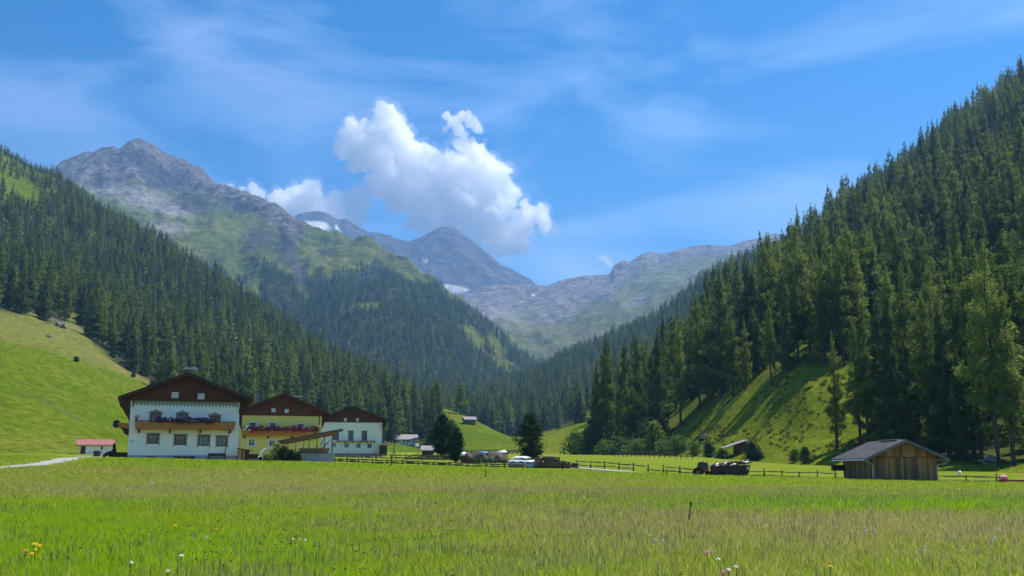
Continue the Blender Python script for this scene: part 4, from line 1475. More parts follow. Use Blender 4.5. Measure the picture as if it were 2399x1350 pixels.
# scalloped painted frieze under the cladding
mb = MB()
nt = 30
x0, x1 = 0.12, WA - 0.12
prof = [(x0, HA - 0.005), (x0, HA - 0.26)]
for i in range(nt):
    a = x0 + (x1 - x0) * (i + 0.5) / nt
    b = x0 + (x1 - x0) * (i + 1) / nt
    prof += [(a, HA - 0.66), (b, HA - 0.26)]
prof += [(x1, HA - 0.005)]
for i in range(nt):
    a, m_, b = (x0 + (x1 - x0) * (i + q) / nt for q in (0, 0.5, 1))
    mb.poly([(a, -0.025, HA - 0.005), (b, -0.025, HA - 0.005), (b, -0.025, HA - 0.26), (m_, -0.025, HA - 0.66), (a, -0.025, HA - 0.26)], [(0, 4, 3, 2, 1)])
    mb.poly([(a, -0.025, HA - 0.26), (m_, -0.025, HA - 0.66), (m_, 0.0, HA - 0.66), (a, 0.0, HA - 0.26)], [(0, 3, 2, 1)])
    mb.poly([(m_, -0.025, HA - 0.66), (b, -0.025, HA - 0.26), (b, 0.0, HA - 0.26), (m_, 0.0, HA - 0.66)], [(0, 3, 2, 1)])
mb.build("frieze", "painted_frieze", houseA)
# balcony on the front
xa, zt = fA.uz(317, 987, 1.1)
xb, _ = fA.uz(551, 994, 1.1)
zb = fA.uz(322, 1005.5, 1.1)[1]
balA = balcony(houseA, xa + 0.1, xb - 0.15, zb, zt, 1.05, "balcony_boards", 0.16)
fx0, fx1 = fA.uz(366, 990, 1.3)[0], fA.uz(503, 998, 1.3)[0]
flower_row(balA, fx0, fx1, -1.42, zt + 0.02, "petunia_dark", "petunia_dark", 5, h=0.5)
# side balcony with flowers on the left wall, seen end-on
mb = MB()
mb.prism_y([(-1.15, zb + 0.35), (-0.02, zb + 0.1), (-0.02, zt - 0.1), (-1.35, zt - 0.1)], 2.0, 8.0)
sideA = mb.build("side_balcony", "balcony_boards", houseA)
MB().prism_y([(-0.95, zb + 0.345), (-0.5, zb - 0.45), (-0.02, zb - 0.7), (-0.02, zb + 0.09)], 2.3, 2.6).build("bracket", "dark_boards", sideA)
mb = MB()
for i in range(14):
    mb.blob((-1.45 + 0.12 * math.sin(i), 2.2 + i * 0.4, zt - 0.15 + 0.1 * math.cos(i * 2.3)), (0.32, 0.28, 0.3), i, 0.6, 7, 5)
mb.build("foliage", "petunia_dark", sideA)
# hanging flower basket at the balcony's left end, parasol-like
q = fA.uz(320, 977, 0.9)
hb = MB().blob((q[0], -0.9, q[1]), (0.28, 0.28, 0.2), 3, 0.5, 8, 6).build("flower_basket", "flower_pink", houseA)
MB().blob((q[0], -0.9, q[1] - 0.28), (0.14, 0.14, 0.2), 4, 0.3, 7, 5).build("basket", "leaf_dark", hb)
MB().tube([(q[0], -0.9, q[1] - 0.4), (q[0], -0.95, zt - 0.02)], 0.03, 5).build("stand", "metal_dark", hb)
# wall lamps near the eaves, cellar windows, number plate
for px, py in ((312, 945), (561, 962)):
    u, z = fA.uz(px, py)
    MB().box(u - 0.06, u + 0.06, -0.12, -0.012, z - 0.45, z + 0.45).build("eave_post", "metal_dark", houseA)
for px, w in ((355, 1.0), (417, 0.9)):
    u, z = fA.uz(px, 1072)
    MB().box(u - w / 2, u + w / 2, -0.075, -0.052, 0.18, 0.58).build("cellar_window", "window_glass", houseA)
u, z = fA.uz(310, 1034)
m = MB()
for dx, bits in ((-0.14, ((0, 0.10, 0.16, 0.03), (0.05, 0.0, 0.03, 0.22), (0, -0.10, 0.16, 0.03))), (0.12, ((0, 0.10, 0.16, 0.03), (0.06, 0, 0.03, 0.22), (-0.06, 0, 0.03, 0.22), (0, 0.0, 0.12, 0.03)))):
    for bx, bz, bw, bh in bits:
        m.box(u + dx + bx - bw / 2, u + dx + bx + bw / 2, -0.02, -0.003, z + bz - bh / 2, z + bz + bh / 2)
m.build("house_number", "metal_dark", houseA)
chimney(roofA, WA / 2 + 0.55, 4.0, undA(WA / 2) - 0.2, 1.15, 0.8, True, 0.35)
# things along the wall
u, z = fA.uz(507, 1075)
benchA = thing("garden_bench", "dark wooden bench against the white farmhouse wall below the right windows", "bench", fA.o + fA.d * u + fA.n * 0.5, fA.a)
MB().box(-0.95, 0.95, -0.2, 0.22, 0.40, 0.45).build("seat", "grey_timber", benchA)
MB().box(-0.95, 0.95, 0.24, 0.28, 0.60, 0.86).build("backrest", "dark_boards", benchA)
for sx in (-0.85, 0.85):
    MB().box(sx - 0.04, sx + 0.04, -0.18, -0.11, -0.3, 0.397).build("leg", "dark_boards", benchA)
    MB().box(sx - 0.04, sx + 0.04, 0.283, 0.34, -0.3, 0.84).build("leg", "dark_boards", benchA)
u, z = fA.uz(433, 1075)
tr = thing("flower_trough", "long flower trough with pink blossoms at the foot of the white farmhouse", "flower trough", fA.o + fA.d * u + fA.n * 0.6, fA.a)
bx = MB().box(-1.0, 1.0, -0.17, 0.17, -0.1, 0.32).build("box", "dark_boards", tr)
m1, m2 = MB(), MB()
for i in range(16):
    m1.blob((-0.95 + i * 0.125, 0.03 * math.sin(i * 3), 0.42), (0.15, 0.15, 0.15), i, 0.6, 7, 5)
    if i % 2:
        m2.blob((-0.95 + i * 0.125, -0.12, 0.52 + 0.05 * math.sin(i)), (0.1, 0.08, 0.08), i + 30, 0.6, 6, 4)
m1.build("foliage", "leaf_dark", tr)
m2.build("blossom", "flower_pink", tr)
u, z = fA.uz(528, 1050)
o_ = fA.o + fA.d * u + fA.n * 0.35
pl = thing("garden_post", "thin dark post standing before the farmhouse's rightmost lower window", "post", o_, fA.a)
pole("shaft", (0, 0, -0.4), (0, 0, 2.15), 0.05, "plastic_black", pl)
MB().box(-0.08, 0.08, -0.08, 0.08, 2.15, 2.2).build("cap", "plastic_black", pl)

# ---- second farmhouse: yellow
fB = Facade(563, 1083, 150, 19)
WB = fB.uz(751, 1085)[0]
HB = fB.uz(660, 974.5)[1]
openB = []
for x0, x1, y0, y1 in ((585, 599, 990.5, 1006), (632.5, 646.5, 991.5, 1006), (697, 710.5, 994, 1010), (582, 597, 1028, 1045), (630, 645, 1030, 1047)):
    a, d = fB.uz(x0, y0)
    b, c = fB.uz(x1, y1)
    openB.append((a, b, c, d))
houseB, roofB, undB = gable_house("farmhouse", "yellow farmhouse with red-flowered balcony between the two white farmhouses", fB, WB, 15.0, HB, 0.43, 1.2, 1.2, "plaster_yellow", "gable_boards", base=0.4, holes=openB)
for i, (a, b, c, d) in enumerate(openB):
    window(houseB, a, b, c, d, frame="metal_dark" if i < 3 else "white_frame", surround="white_frame", curtain=(0, 0.4, 0, 0.6, 0.4)[i])
for px in (640.5, 671.5):
    a, d = fB.uz(px - 6.5, 955 + (px - 640) * 0.05)
    b, c = fB.uz(px + 6.5, 968 + (px - 640) * 0.05)
    window(houseB, a, b, c, d, y=-0.13, pane="shutter_pale", cross=False, depth=0.0)
xa, zt = fB.uz(566, 1005, 1.0)
xb, _ = fB.uz(748, 1012, 1.0)
zb = fB.uz(600, 1021, 1.0)[1]
balB = balcony(houseB, xa + 0.15, xb - 0.1, zb, zt, 1.0, "balcony_boards", 0.12)
flower_row(balB, fB.uz(588, 1006, 1.2)[0], fB.uz(746, 1010, 1.2)[0], -1.28, zt - 0.15, "petunia_red", "petunia_red", 9, h=0.75, dep=0.3)
fbx = flower_row(balB, fB.uz(567, 1003, 1.2)[0], fB.uz(584, 1003, 1.2)[0], -1.28, zt - 0.02, "flower_white", "leaf_dark", 19, h=0.45, dep=0.3)
chimney(roofB, WB / 2 + 2.5, 4.0, undB(WB / 2 + 2.5) - 0.2, 1.1, 0.8, True, 0.4)
chimney(roofB, WB / 2 - 2.9, 8.0, undB(WB / 2 - 2.9) - 0.2, 2.1, 0.5, False)
MB().tube([(WB / 2 - 2.9, 8, undB(WB / 2 - 2.9) + 1.9), (WB / 2 - 2.9, 8, undB(WB / 2 - 2.9) + 2.35)], [0.16, 0.24], 8).build("chimney_pot", "metal_dark", roofB)
u, z = fB.uz(748, 985)
MB().box(u - 0.05, u + 0.05, -0.12, -0.012, z - 0.6, z + 0.5).build("eave_post", "metal_dark", houseB)

# ---- third farmhouse: white, plain
fC = Facade(748, 1066, 205, 17)
WC = fC.uz(894, 1067)[0]
HC = fC.uz(820, 990)[1]
openC = []
for x0, x1, y0, y1 in ((781, 794, 1008, 1032), (816, 828, 1008.5, 1032.5), (847.5, 860, 1009, 1033), (777, 788, 1036, 1048), (806.5, 818, 1037, 1050), (834, 845.5, 1037.5, 1050.5), (860, 871.5, 1038, 1051)):
    a, d = fC.uz(x0, y0)
    b, c = fC.uz(x1, y1)
    openC.append((a, b, c, d))
houseC, roofC, undC = gable_house("farmhouse", "plain white farmhouse with tall upper openings, farthest right of the three", fC, WC, 14.0, HC, 0.40, 1.2, 1.2, "plaster_white", "gable_boards", base=0.35, holes=openC)
for i, (a, b, c, d) in enumerate(openC):
    window(houseC, a, b, c, d, frame="grey_timber" if i < 3 else "white_frame", surround=None, curtain=0.3 if i > 2 else 0)
for px in (809, 837):
    a, d = fC.uz(px - 4.5, 978.5)
    b, c = fC.uz(px + 4.5, 989)
    window(houseC, a, b, c, d, y=-0.13, pane="shutter_pale", cross=False, depth=0.0)
xa, z0 = fC.uz(790, 1033, 0.6)
xb, _ = fC.uz(879, 1033.5, 0.6)
led = MB().box(xa, xb, -0.9, -0.01, z0 - 0.12, z0 + 0.02).build("balcony_floor", "grey_timber", houseC)
for i in range(6):
    x = xa + 0.1 + (xb - xa - 0.2) * i / 5
    MB().box(x - 0.07, x + 0.07, -0.8, -0.01, z0 - 0.32, z0 - 0.123).build("bracket", "dark_boards", led)
u, z = fC.uz(892, 1000)
MB().box(u - 0.05, u + 0.05, -0.12, -0.012, z - 0.5, z + 0.5).build("eave_post", "metal_dark", houseC)
# wooden store at the right corner of the third house
q = PV(900, 1062, 206)
st = thing("wood_store", "small brown wooden store at the right corner of the plain white farmhouse", "shed", q, fC.a)
MB().box(-0.6, 0.5, -0.3, 2.2, -0.5, 1.45).build("wall", "dark_boards", st)
MB().prism_x([(-0.5, 1.46), (2.4, 1.7), (2.4, 1.82), (-0.5, 1.58)], -0.8, 0.75).build("roof", "roof_dark", st)

# ---- between the houses
q = PV(556, 1083, 119.5)
ls = thing("lean_to_cupboard", "brown plank cupboard shed leaning against the white farmhouse's right corner", "shed", q, fA.a)
for i in range(7):
    MB().box(0.10 + i * 0.17, 0.10 + i * 0.17 + 0.16, -0.02 - 0.006 * (i % 2), 0.03, -0.4, 1.48 - i * 0.03).build("plank", "pale_timber" if i in (0, 1, 3) else "dark_boards", ls)
MB().box(0.08, 1.28, 0.032, 1.0, -0.4, 1.28).build("body", "dark_boards", ls)
MB().prism_y([(-0.02, 1.52), (1.5, 1.26), (1.5, 1.36), (-0.02, 1.62)], -0.12, 1.1).build("roof", "dark_boards", ls)
q = PV(597, 1085, 121)
gc = thing("garden_cart", "small grey-brown wooden crate cart beside the plank cupboard", "cart", q, fA.a)
MB().prism_y([(-0.75, 0.12), (0.72, 0.12), (0.82, 0.52), (-0.78, 0.52)], -0.35, 0.35).build("tray", "grey_timber", gc)
MB().box(-0.7, 0.35, -0.28, 0.28, 0.523, 1.02).build("crate", "dark_boards", gc)
MB().tube([(0.55, -0.37, 0.52), (0.55, -0.30, 0.52)], 0.22, 12).build("wheel", "rubber", gc)
MB().blob((0.38, -0.32, 0.66), (0.12, 0.06, 0.1), 2, 0.2, 8, 6).build("lamp", "flower_white", gc)
# greenhouse of clear foil over hoops
q = PV(630, 1086, 124)
gh = thing("greenhouse", "small round-arched foil greenhouse standing before the yellow farmhouse", "greenhouse", q, fA.a)
arc = [(0.85 * math.cos(math.pi * i / 12), 0.95 + 0.85 * math.sin(math.pi * i / 12)) for i in range(13)]
arc = [(0.85, -0.3)] + arc + [(-0.85, -0.3)]
for yy in (0.0, 1.4, 2.8):
    MB().tube([(x, yy, z) for x, z in arc], 0.03, 5).build("hoop", "metal_pale", gh)
mb = MB()
for (xA, zA), (xB, zB) in zip(arc[:-1], arc[1:]):
    mb.poly([(xA, 0.02, zA), (xB, 0.02, zB), (xB, 2.8, zB), (xA, 2.8, zA)], [(0, 1, 2, 3)])
mb.build("foil", "clear_foil", gh)
MB().prism_y([(0.28, -0.3), (0.83, -0.3), (0.83, 1.1), (0.28, 1.55)], 0.0, 0.02).build("door", "foil_grey", gh)
vb = MB()
for i in range(6):
    vb.blob((-0.35 + 0.15 * (i % 3), 0.6 + 0.7 * (i // 3), 0.35 + 0.2 * (i % 2)), (0.3, 0.3, 0.45), i, 0.6, 7, 6)
o = vb.build("tomato_plants", "bush_leaves")
o.location, o.rotation_euler = q, (0, 0, fA.a)
tag(o, "yellow-green plants growing inside the arched foil greenhouse", "plants", kind="stuff")

# ---- timber carport before the yellow house
fP = Facade(652, 1083, 121, 8)
cp = thing("carport", "open timber carport with sloping grey roof and orange beams, before the yellow house", "carport", fP.o, fP.a)
u0, z0 = fP.uz(651, 1036)
u1, z1 = fP.uz(803, 1007.5)
sl = (z1 - z0) / (u1 - u0)
MB().prism_y([(u0, z0), (u1, z1), (u1, z1 + 0.16), (u0, z0 + 0.16)], -0.4, 4.6).build("roof", "shingle_grey", cp)
for i, yb in enumerate((-0.15, 1.4, 2.9, 4.3)):
    xa_, xb_ = u0 + 0.25, u1 - 0.9
    za_, zb_ = z0 + sl * 0.25, z1 - sl * 0.9
    MB().prism_y([(xa_, za_ - 0.26), (xb_, zb_ - 0.30), (xb_, zb_ - 0.01), (xa_, za_ - 0.01)], yb, yb + 0.16).build("beam", "pale_timber", cp)
for px, yb, r_ in ((673, 0.0, 0.05), (690, 1.5, 0.06), (711, 0.0, 0.07), (720, 2.9, 0.07), (742, 0.0, 0.09), (758, 1.5, 0.09), (778, 0.0, 0.11)):
    u = fP.uz(px, 1060)[0]
    pole("post", (u, yb + 0.08, -0.5), (u, yb + 0.08, z0 + sl * (u - u0) - 0.28), r_, "pale_timber" if px in (758, 690) else "grey_timber", cp)
u = fP.uz(778, 1060)[0]
pole("brace", (u - 0.1, 0.08, z1 - 1.1), (u - 1.35, 0.08, z1 - 2.2), 0.06, "dark_boards", cp)
pole("brace", (fP.uz(758, 1030)[0], 1.6, z1 - 1.0), (fP.uz(748, 1045)[0], 1.6, z1 - 1.9), 0.06, "dark_boards", cp)
MB().prism_y([(fP.uz(700, 1060)[0], 0.98), (fP.uz(704, 1060)[0], 0.98), (fP.uz(768, 1060)[0], 0.95), (fP.uz(772, 1050)[0], 1.62), (fP.uz(700, 1050)[0], 1.62)], 0.35, 0.42).build("rail_panel", "pale_timber", cp)
gw = fP.uz(709, 1080)[0], fP.uz(783, 1080)[0]
w_ = thing("garden_wall", "low grey concrete wall under the timber carport", "wall", fP.o, fP.a)
MB().box(gw[0], gw[1], -0.28, 0.05, -0.6, 0.93).build("wall_body", "concrete", w_)
MB().box(gw[0] - 0.04, gw[1] + 0.04, -0.32, 0.08, 0.933, 0.99).build("coping", "concrete", w_)
wb = thing("work_bench", "orange-brown wooden trestle bench under the timber carport", "bench", fP.o + fP.d * fP.uz(700, 1060)[0] + fP.n * 0.6, fP.a)
MB().prism_y([(-0.55, 0.9), (0.35, 1.35), (0.35, 1.5), (-0.55, 1.05)], -0.05, 0.4).build("board", "pale_timber", wb)
pole("leg", (-0.1, 0.1, -0.3), (-0.05, 0.1, 1.1), 0.05, "pale_timber", wb)
pole("leg", (-0.1, 0.3, -0.3), (0.1, 0.3, 1.2), 0.05, "pale_timber", wb)

# ---- small white hut with red roof on the left
fH = Facade(186, 1059, 218, 24)
hut = thing("red_roofed_hut", "small white hut with red roof at the foot of the left pasture", "hut", fH.o, fH.a)
w1 = fH.uz(205, 1060)[0]
HW, HL, HH = 1.9, 6.4, 2.55
mb = MB()
mb.prism_x([(0, -0.6), (0, 1.5), (0, 1.5)], 0, 0.01) if False else None
# gable faces left-front; long side runs to the right
mb = MB().box(0, HL, 0, 3.4, -0.6, 1.55)
mb.prism_x([(0, 1.55), (1.7, 2.45), (3.4, 1.55)][::-1], 0, HL)
mb.build("wall", "plaster_white", hut)
rf = MB().prism_x([(-0.5, 1.33), (1.7, 2.5), (3.9, 1.33), (3.9, 1.47), (1.7, 2.66), (-0.5, 1.47)][::-1], -0.8, HL + 0.5).build("roof", "roof_red", hut)
MB().prism_x([(0.02, 1.5), (1.7, 2.42), (3.38, 1.5)][::-1], -0.06, -0.01).build("gable", "dark_boards", hut)
MB().box(0.2, 1.15, -0.03, -0.003, -0.4, 1.2).build("door", "dark_boards", hut)
MB().box(4.1, 4.55, -0.03, -0.003, 0.5, 1.2).build("window", "window_glass", hut)
q = PV(227, 1071, 150)
bn = thing("rain_barrel", "dark square barrel standing alone right of the red-roofed hut", "barrel", q)
MB().prism_y([(-0.36, -0.3), (0.36, -0.3), (0.4, 0.82), (-0.4, 0.82)], -0.35, 0.35).build("body", "plastic_black", bn)
MB().box(-0.43, 0.43, -0.4, 0.4, 0.823, 0.89).build("lid", "metal_dark", bn)
q = PV(262, 1073, 124)
rt = thing("tree_root", "dark upright tree root sculpture left of the white farmhouse", "root", q)
mb = MB()
mb.tube([(0.15, 0, -0.3), (0.12, 0, 0.4), (0.25, 0, 1.0), (0.18, 0, 1.5), (0.22, 0, 1.75)], [0.42, 0.3, 0.24, 0.24, 0.16], 9)
mb.build("stem", "root_wood", rt)
for i, (dx, dy) in enumerate(((-1.15, -0.1), (-0.8, -0.5), (-0.5, 0.5), (0.8, 0.3))):
    MB().tube([(0.1, 0, 0.65), (dx * 0.5, dy * 0.5, 0.5), (dx * 0.85, dy * 0.85, 0.2), (dx, dy, -0.3)], [0.26, 0.2, 0.15, 0.1], 7).build("root", "root_wood", rt)
q = PV(284, 1076, 122)
lw = thing("low_wall", "low dark wooden wall beside the white farmhouse's left corner", "wall", q, fA.a)
MB().box(-1.1, 0.75, -0.1, 0.1, -0.4, 0.72).build("wall_body", "dark_boards", lw)
MB().box(-1.15, 0.75, -0.14, 0.14, 0.723, 0.79).build("coping", "dark_boards", lw)

# ---- far white house
fD = Facade(928, 1051, 520, 14)
dh = thing("far_house", "far white house with grey hipped roof in front of the valley forest", "house", fD.o, fD.a)
WD = fD.uz(974, 1050)[0]
HD = fD.uz(930, 1030)[1]
mb = MB()
hl = []
for px, rows in ((932, (1033, 1043)), (947, (1034, 1043)), (954, (1034, 1043)), (960, (1034, 1044.5)), (965, (1044.5,)), (969, (1036, 1045))):
    for py in rows:
        u, z = fD.uz(px, py)
        hl.append((u - 0.4, u + 0.4, z - 0.65, z + 0.65))
wall_with_openings(mb, WD, -0.8, HD, hl)
mb.poly([(0, 0, -0.8), (0, 9, -0.8), (0, 9, HD), (0, 0, HD)], [(0, 3, 2, 1)])
mb.poly([(WD, 0, -0.8), (WD, 9, -0.8), (WD, 9, HD), (WD, 0, HD)], [(0, 1, 2, 3)])
mb.build("wall", "plaster_white", dh)
MB().box(0.05, WD - 0.05, 0.3, 8.9, -0.8, HD - 0.05).build("core", "plaster_white", dh)
for a, b, c, d in hl:
    w = MB().box(a, b, 0.10, 0.16, c, d).build("window", "white_frame", dh)
    MB().box(a + 0.08, b - 0.08, 0.08, 0.10, c + 0.08, d - 0.08).build("pane", "window_glass", w)
rf = MB()
rf.prism_x([(-1.2, HD - 0.15), (4.5, HD + 2.4), (10.2, HD - 0.15), (10.2, HD + 0.1), (4.5, HD + 2.7), (-1.2, HD + 0.1)][::-1], -1.2, WD + 1.6)
rf.build("roof", "roof_grey", dh)
MB().prism_x([(0.0, HD), (4.5, HD + 2.1), (9.0, HD)][::-1], -0.05, 0.25).build("gable_cladding", "dark_boards", dh)

# ---- plank shed on the right: every plank its own piece
oS = PV(2047, 1131, 84)
oS.z = -0.12
sh = thing("plank_shed", "weathered plank shed with grey shingle roof at the meadow's right edge", "shed", oS, math.radians(-1.5))
WS, LS, ES, RS = 5.1, 8.0, 2.30, 3.45
slo = (RS - ES) / (WS / 2)
rnd = random.Random(4)
n = 25
w = WS / n
for i in range(n):
    x = i * w
    zt = ES + slo * min(x + 0.02, WS - x - w + 0.02) if True else ES
    dz = rnd.uniform(-0.01, 0.01)
    e = rnd.uniform(0, 0.025)
    g = rnd.uniform(0.006, 0.016)
    xm = x + w / 2
    zl = ES + slo * min(x + g, WS - x - g)
    zr2 = ES + slo * min(x + w - g, WS - x - w + g)
    MB().prism_y([(x + g, -0.05), (x + w - g, -0.05), (x + w - g, 2.14 + dz), (x + g, 2.14 + dz)], -0.05 - e, 0.0).build("plank", "shed_planks", sh)
    MB().prism_y([(x + g, 2.20), (x + w - g, 2.20), (x + w - g, max(zr2, 2.22)), (x + g, max(zl, 2.22))], -0.075 - e, -0.02).build("plank", "shed_planks", sh)
MB().box(-0.02, WS + 0.02, -0.045, 0.0, 2.142, 2.198).build("cross_beam", "dark_boards", sh)
n = 36
w = LS / n
for i in range(n):
    y = i * w
    g, e = rnd.uniform(0.006, 0.016), rnd.uniform(0, 0.025)
    MB().prism_x([(y + g, -0.05), (y + w - g, -0.05), (y + w - g, ES), (y + g, ES)], -0.05 - e, 0.0).build("plank", "shed_planks", sh)
MB().box(0.002, WS - 0.002, 0.003, LS, -0.3, ES).build("frame", "dark_boards", sh)
MB().prism_y([(0.05, ES), (WS - 0.05, ES), (WS / 2, RS - 0.05)], 0.003, LS).build("loft", "dark_boards", sh)
ov, fo = 0.78, 0.65
zE, zR = ES - slo * ov + 0.04, RS + 0.04
rf = MB().prism_y([(-ov, zE), (WS / 2, zR), (WS + ov, zE), (WS + ov, zE + 0.09), (WS / 2, zR + 0.09), (-ov, zE + 0.09)], -fo, LS + 0.7).build("roof", "shingle_grey", sh)
MB().prism_y([(-ov - 0.02, zE - 0.12), (WS / 2, zR - 0.12), (WS / 2, zR + 0.12), (-ov - 0.02, zE + 0.12)], -fo - 0.05, -fo - 0.004).build("barge_board", "grey_timber", rf)
MB().prism_y([(WS / 2 + 0.003, zR - 0.12), (WS + ov + 0.02, zE - 0.12), (WS + ov + 0.02, zE + 0.12), (WS / 2 + 0.003, zR + 0.12)], -fo - 0.05, -fo - 0.004).build("barge_board", "grey_timber", rf)
# shingle courses, many small pieces
mb = MB()
nrow = 17
for side in (0, 1):
    for i in range(nrow):
        q0 = i / nrow
        y = -fo + 0.01
        while y < LS + 0.68:
            wy = rnd.uniform(0.14, 0.30)
            lift = 0.095 + rnd.uniform(0.012, 0.04)
            s0 = -0.03 + q0 * (WS / 2 + ov)
            s1 = s0 + (WS / 2 + ov) / nrow * 1.25
            xa_, xb_ = -ov + s0, min(-ov + s1, WS / 2)
            za_, zb_ = zE + slo * s0 + lift, zE + slo * (xb_ + ov) + 0.093
            if side:
                xa_, xb_ = WS - xa_, WS - xb_
            p = [(xa_, y + 0.008, za_), (xa_, y + wy - 0.008, za_), (xb_, y + wy - 0.008, zb_), (xb_, y + 0.008, zb_), (xa_, y + 0.008, za_ - 0.03), (xa_, y + wy - 0.008, za_ - 0.03)]
            mb.poly(p, [(0, 3, 2, 1), (0, 1, 5, 4)] if not side else [(0, 1, 2, 3), (0, 4, 5, 1)])
            y += wy
tag(mb.build("shingles", "shingle_grey", sh), kind="stuff")
MB().box(WS / 2 - 0.22, WS / 2 + 0.22, 1.2, 5.5, zR + 0.13, zR + 0.16).build("ridge_sheet", "metal_pale", sh)
gt = MB()
gt.tube([(-ov - 0.05, -fo + 0.05, zE - 0.03), (-ov - 0.05, LS + 0.6, zE - 0.06)], 0.065, 6)
gt.tube([(-ov, -fo + 0.2, zE - 0.06), (-0.35, -0.3, ES - 0.55), (-0.05, -0.09, ES - 0.75), (-0.05, -0.09, -0.1)], 0.04, 6)
gt.build("downpipe", "metal_pale", sh)
gt = MB()
gt.tube([(WS + ov + 0.05, -fo + 0.05, zE - 0.03), (WS + ov + 0.05, LS + 0.6, zE - 0.06)], 0.065, 6)
gt.tube([(WS + ov, -fo + 0.2, zE - 0.08), (WS + ov - 0.1, -fo + 0.3, zE - 0.25), (WS + 0.4, -0.2, zE - 0.35), (WS + 0.05, -0.09, zE - 0.42), (WS + 0.05, -0.09, -0.1)], 0.04, 6)
gt.build("downpipe", "metal_pale", sh)
MB().box(-1.15, -0.06, 7.2, 7.9, 1.05, 1.55).build("side_box", "dark_boards", sh)

# ---- leaning hut behind the wagon, hay hut and rail on the rise
q = right.at(1716, 1064)
lh = thing("leaning_hut", "dark hut with tilted pale single-pitch roof among bushes below the steep pasture", "hut", q + Vector((0, -3, 0.4)), math.radians(6))
k = q.y / 2434
MB().prism_y([(0.4, -1.5), (2.3, -1.5), (2.3, 2.0), (0.4, 1.42)], 0.0, 2.6).build("wall", "dark_boards", lh)
MB().prism_y([(-2.2, 0.70), (2.6, 2.22), (2.6, 2.36), (-2.2, 0.84)], -0.6, 3.4).build("roof", "roof_grey", lh)
pole("post", (-1.9, -0.4, -1.5), (-1.9, -0.4, 0.78), 0.07, "dark_boards", lh)
pole("post", (-1.9, 2.9, -1.5), (-1.9, 2.9, 0.78), 0.07, "dark_boards", lh)
q = knoll.at(1100, 994)
hh_ = thing("hay_hut", "small wooden hay hut on the grassy rise in mid valley", "hut", q, math.radians(18))
k = q.y / 2434
MB().box(-3.2, 3.0, -2, 2.5, -1.5, 2.6).build("wall", "grey_timber", hh_)
MB().prism_x([(-2, 2.6), (0.25, 3.9), (2.5, 2.6)][::-1], -3.15, 2.95).build("gable", "dark_boards", hh_)
MB().prism_x([(-2.8, 2.3), (0.25, 4.05), (3.3, 2.3), (3.3, 2.5), (0.25, 4.3), (-2.8, 2.5)][::-1], -3.9, 3.7).build("roof", "roof_grey", hh_)
q = knoll.at(1128, 997)
hs = thing("hay_rack", "open dark timber rack just right of the mid-valley hay hut", "rack", q, 0.2)
for sx in (-2.4, 0.2, 2.6):
    pole("post", (sx, 0, -0.5), (sx + 0.1, 0, 2.6), 0.14, "dark_boards", hs)
pole("rail", (-2.6, 0, 2.2), (2.8, 0, 2.4), 0.12, "dark_boards", hs)
pole("rail", (-2.6, 0, 1.2), (2.8, 0, 1.1), 0.12, "dark_boards", hs)


# ------------------------------------------------------------------ tracks
def ribbon(name, pts, width, mat, ground, dz=0.05, step=1.5):
    """A worn track laid along places (x, y)."""
    P2 = [np.array(p, float) for p in pts]
    dense = []
    for a, b in zip(P2[:-1], P2[1:]):
        n = max(2, int(np.linalg.norm(b - a) / step))
        dense += [a + (b - a) * i / n for i in range(n)]
    dense.append(P2[-1])
    dense = np.array(dense)
    for _ in range(12):
        dense[1:-1] = 0.25 * dense[:-2] + 0.5 * dense[1:-1] + 0.25 * dense[2:]
    V, F = [], []
    for i, p in enumerate(dense):
        d = dense[min(i + 1, len(dense) - 1)] - dense[max(i - 1, 0)]
        d = d / (np.linalg.norm(d) + 1e-9)
        nrm = np.array([-d[1], d[0]])
        w = width * (0.5 + 0.08 * math.sin(i * 1.3) + 0.05 * math.sin(i * 2.9))
        for s in (-1, -0.4, 0.4, 1):
            q = p + nrm * w * s
            V.append((q[0], q[1], ground(q[0], q[1]) + dz + (0.03 if abs(s) < 0.5 else 0)))
    for i in range(len(dense) - 1):
        for k in range(3):
            F.append((i * 4 + k, i * 4 + k + 1, i * 4 + k + 5, i * 4 + k + 4))
    return tag(link(name, mesh_np(name, V, F, mat, smooth=True)), kind="structure"), dense


def gxy(px, D):
    q = meadow.under(px, D)
    return q.x, q.y


def mz(x, y):
    return meadow.ground(x, y)


road, road_line = ribbon("road", [gxy(-1500, 48), gxy(-700, 58), gxy(-250, 67), gxy(-40, 75), gxy(50, 82), gxy(110, 91), gxy(160, 104), gxy(200, 125), gxy(220, 150)], 4.6, "gravel", mz, 0.10)
track, track_line = ribbon("track", [gxy(1300, 122), gxy(1450, 113.5), gxy(1560, 108), gxy(1650, 104.5), gxy(1750, 101.5), gxy(1860, 99), gxy(1960, 97), gxy(2150, 95), gxy(2350, 93), gxy(2700, 90)], 1.8, "gravel", mz, 0.06)


def sheet_ribbon(name, sheet, pix, width, mat, dz=0.12):
    pts = [sheet.at(*p) for p in pix]
    V, F = [], []
    for i, p in enumerate(pts):
        d = pts[min(i + 1, len(pts) - 1)] - pts[max(i - 1, 0)]
        s = Vector((-d.y, d.x, 0)).normalized() * width / 2
        V += [p - s + Vector((0, 0, dz)), p + s + Vector((0, 0, dz))]
    for i in range(len(pts) - 1):
        F.append((2 * i, 2 * i + 1, 2 * i + 3, 2 * i + 2))
    return tag(link(name, mesh_np(name, V, F, mat)), kind="structure")


sheet_ribbon("cattle_path", left, [(-40, 892), (30, 915), (80, 930), (130, 955), (190, 985), (240, 1006)], 0.7, "earth", 0.10)
sheet_ribbon("path", knoll, [(1262, 1040), (1280, 1041), (1300, 1044), (1320, 1050)], 3.0, "gravel", 0.2)


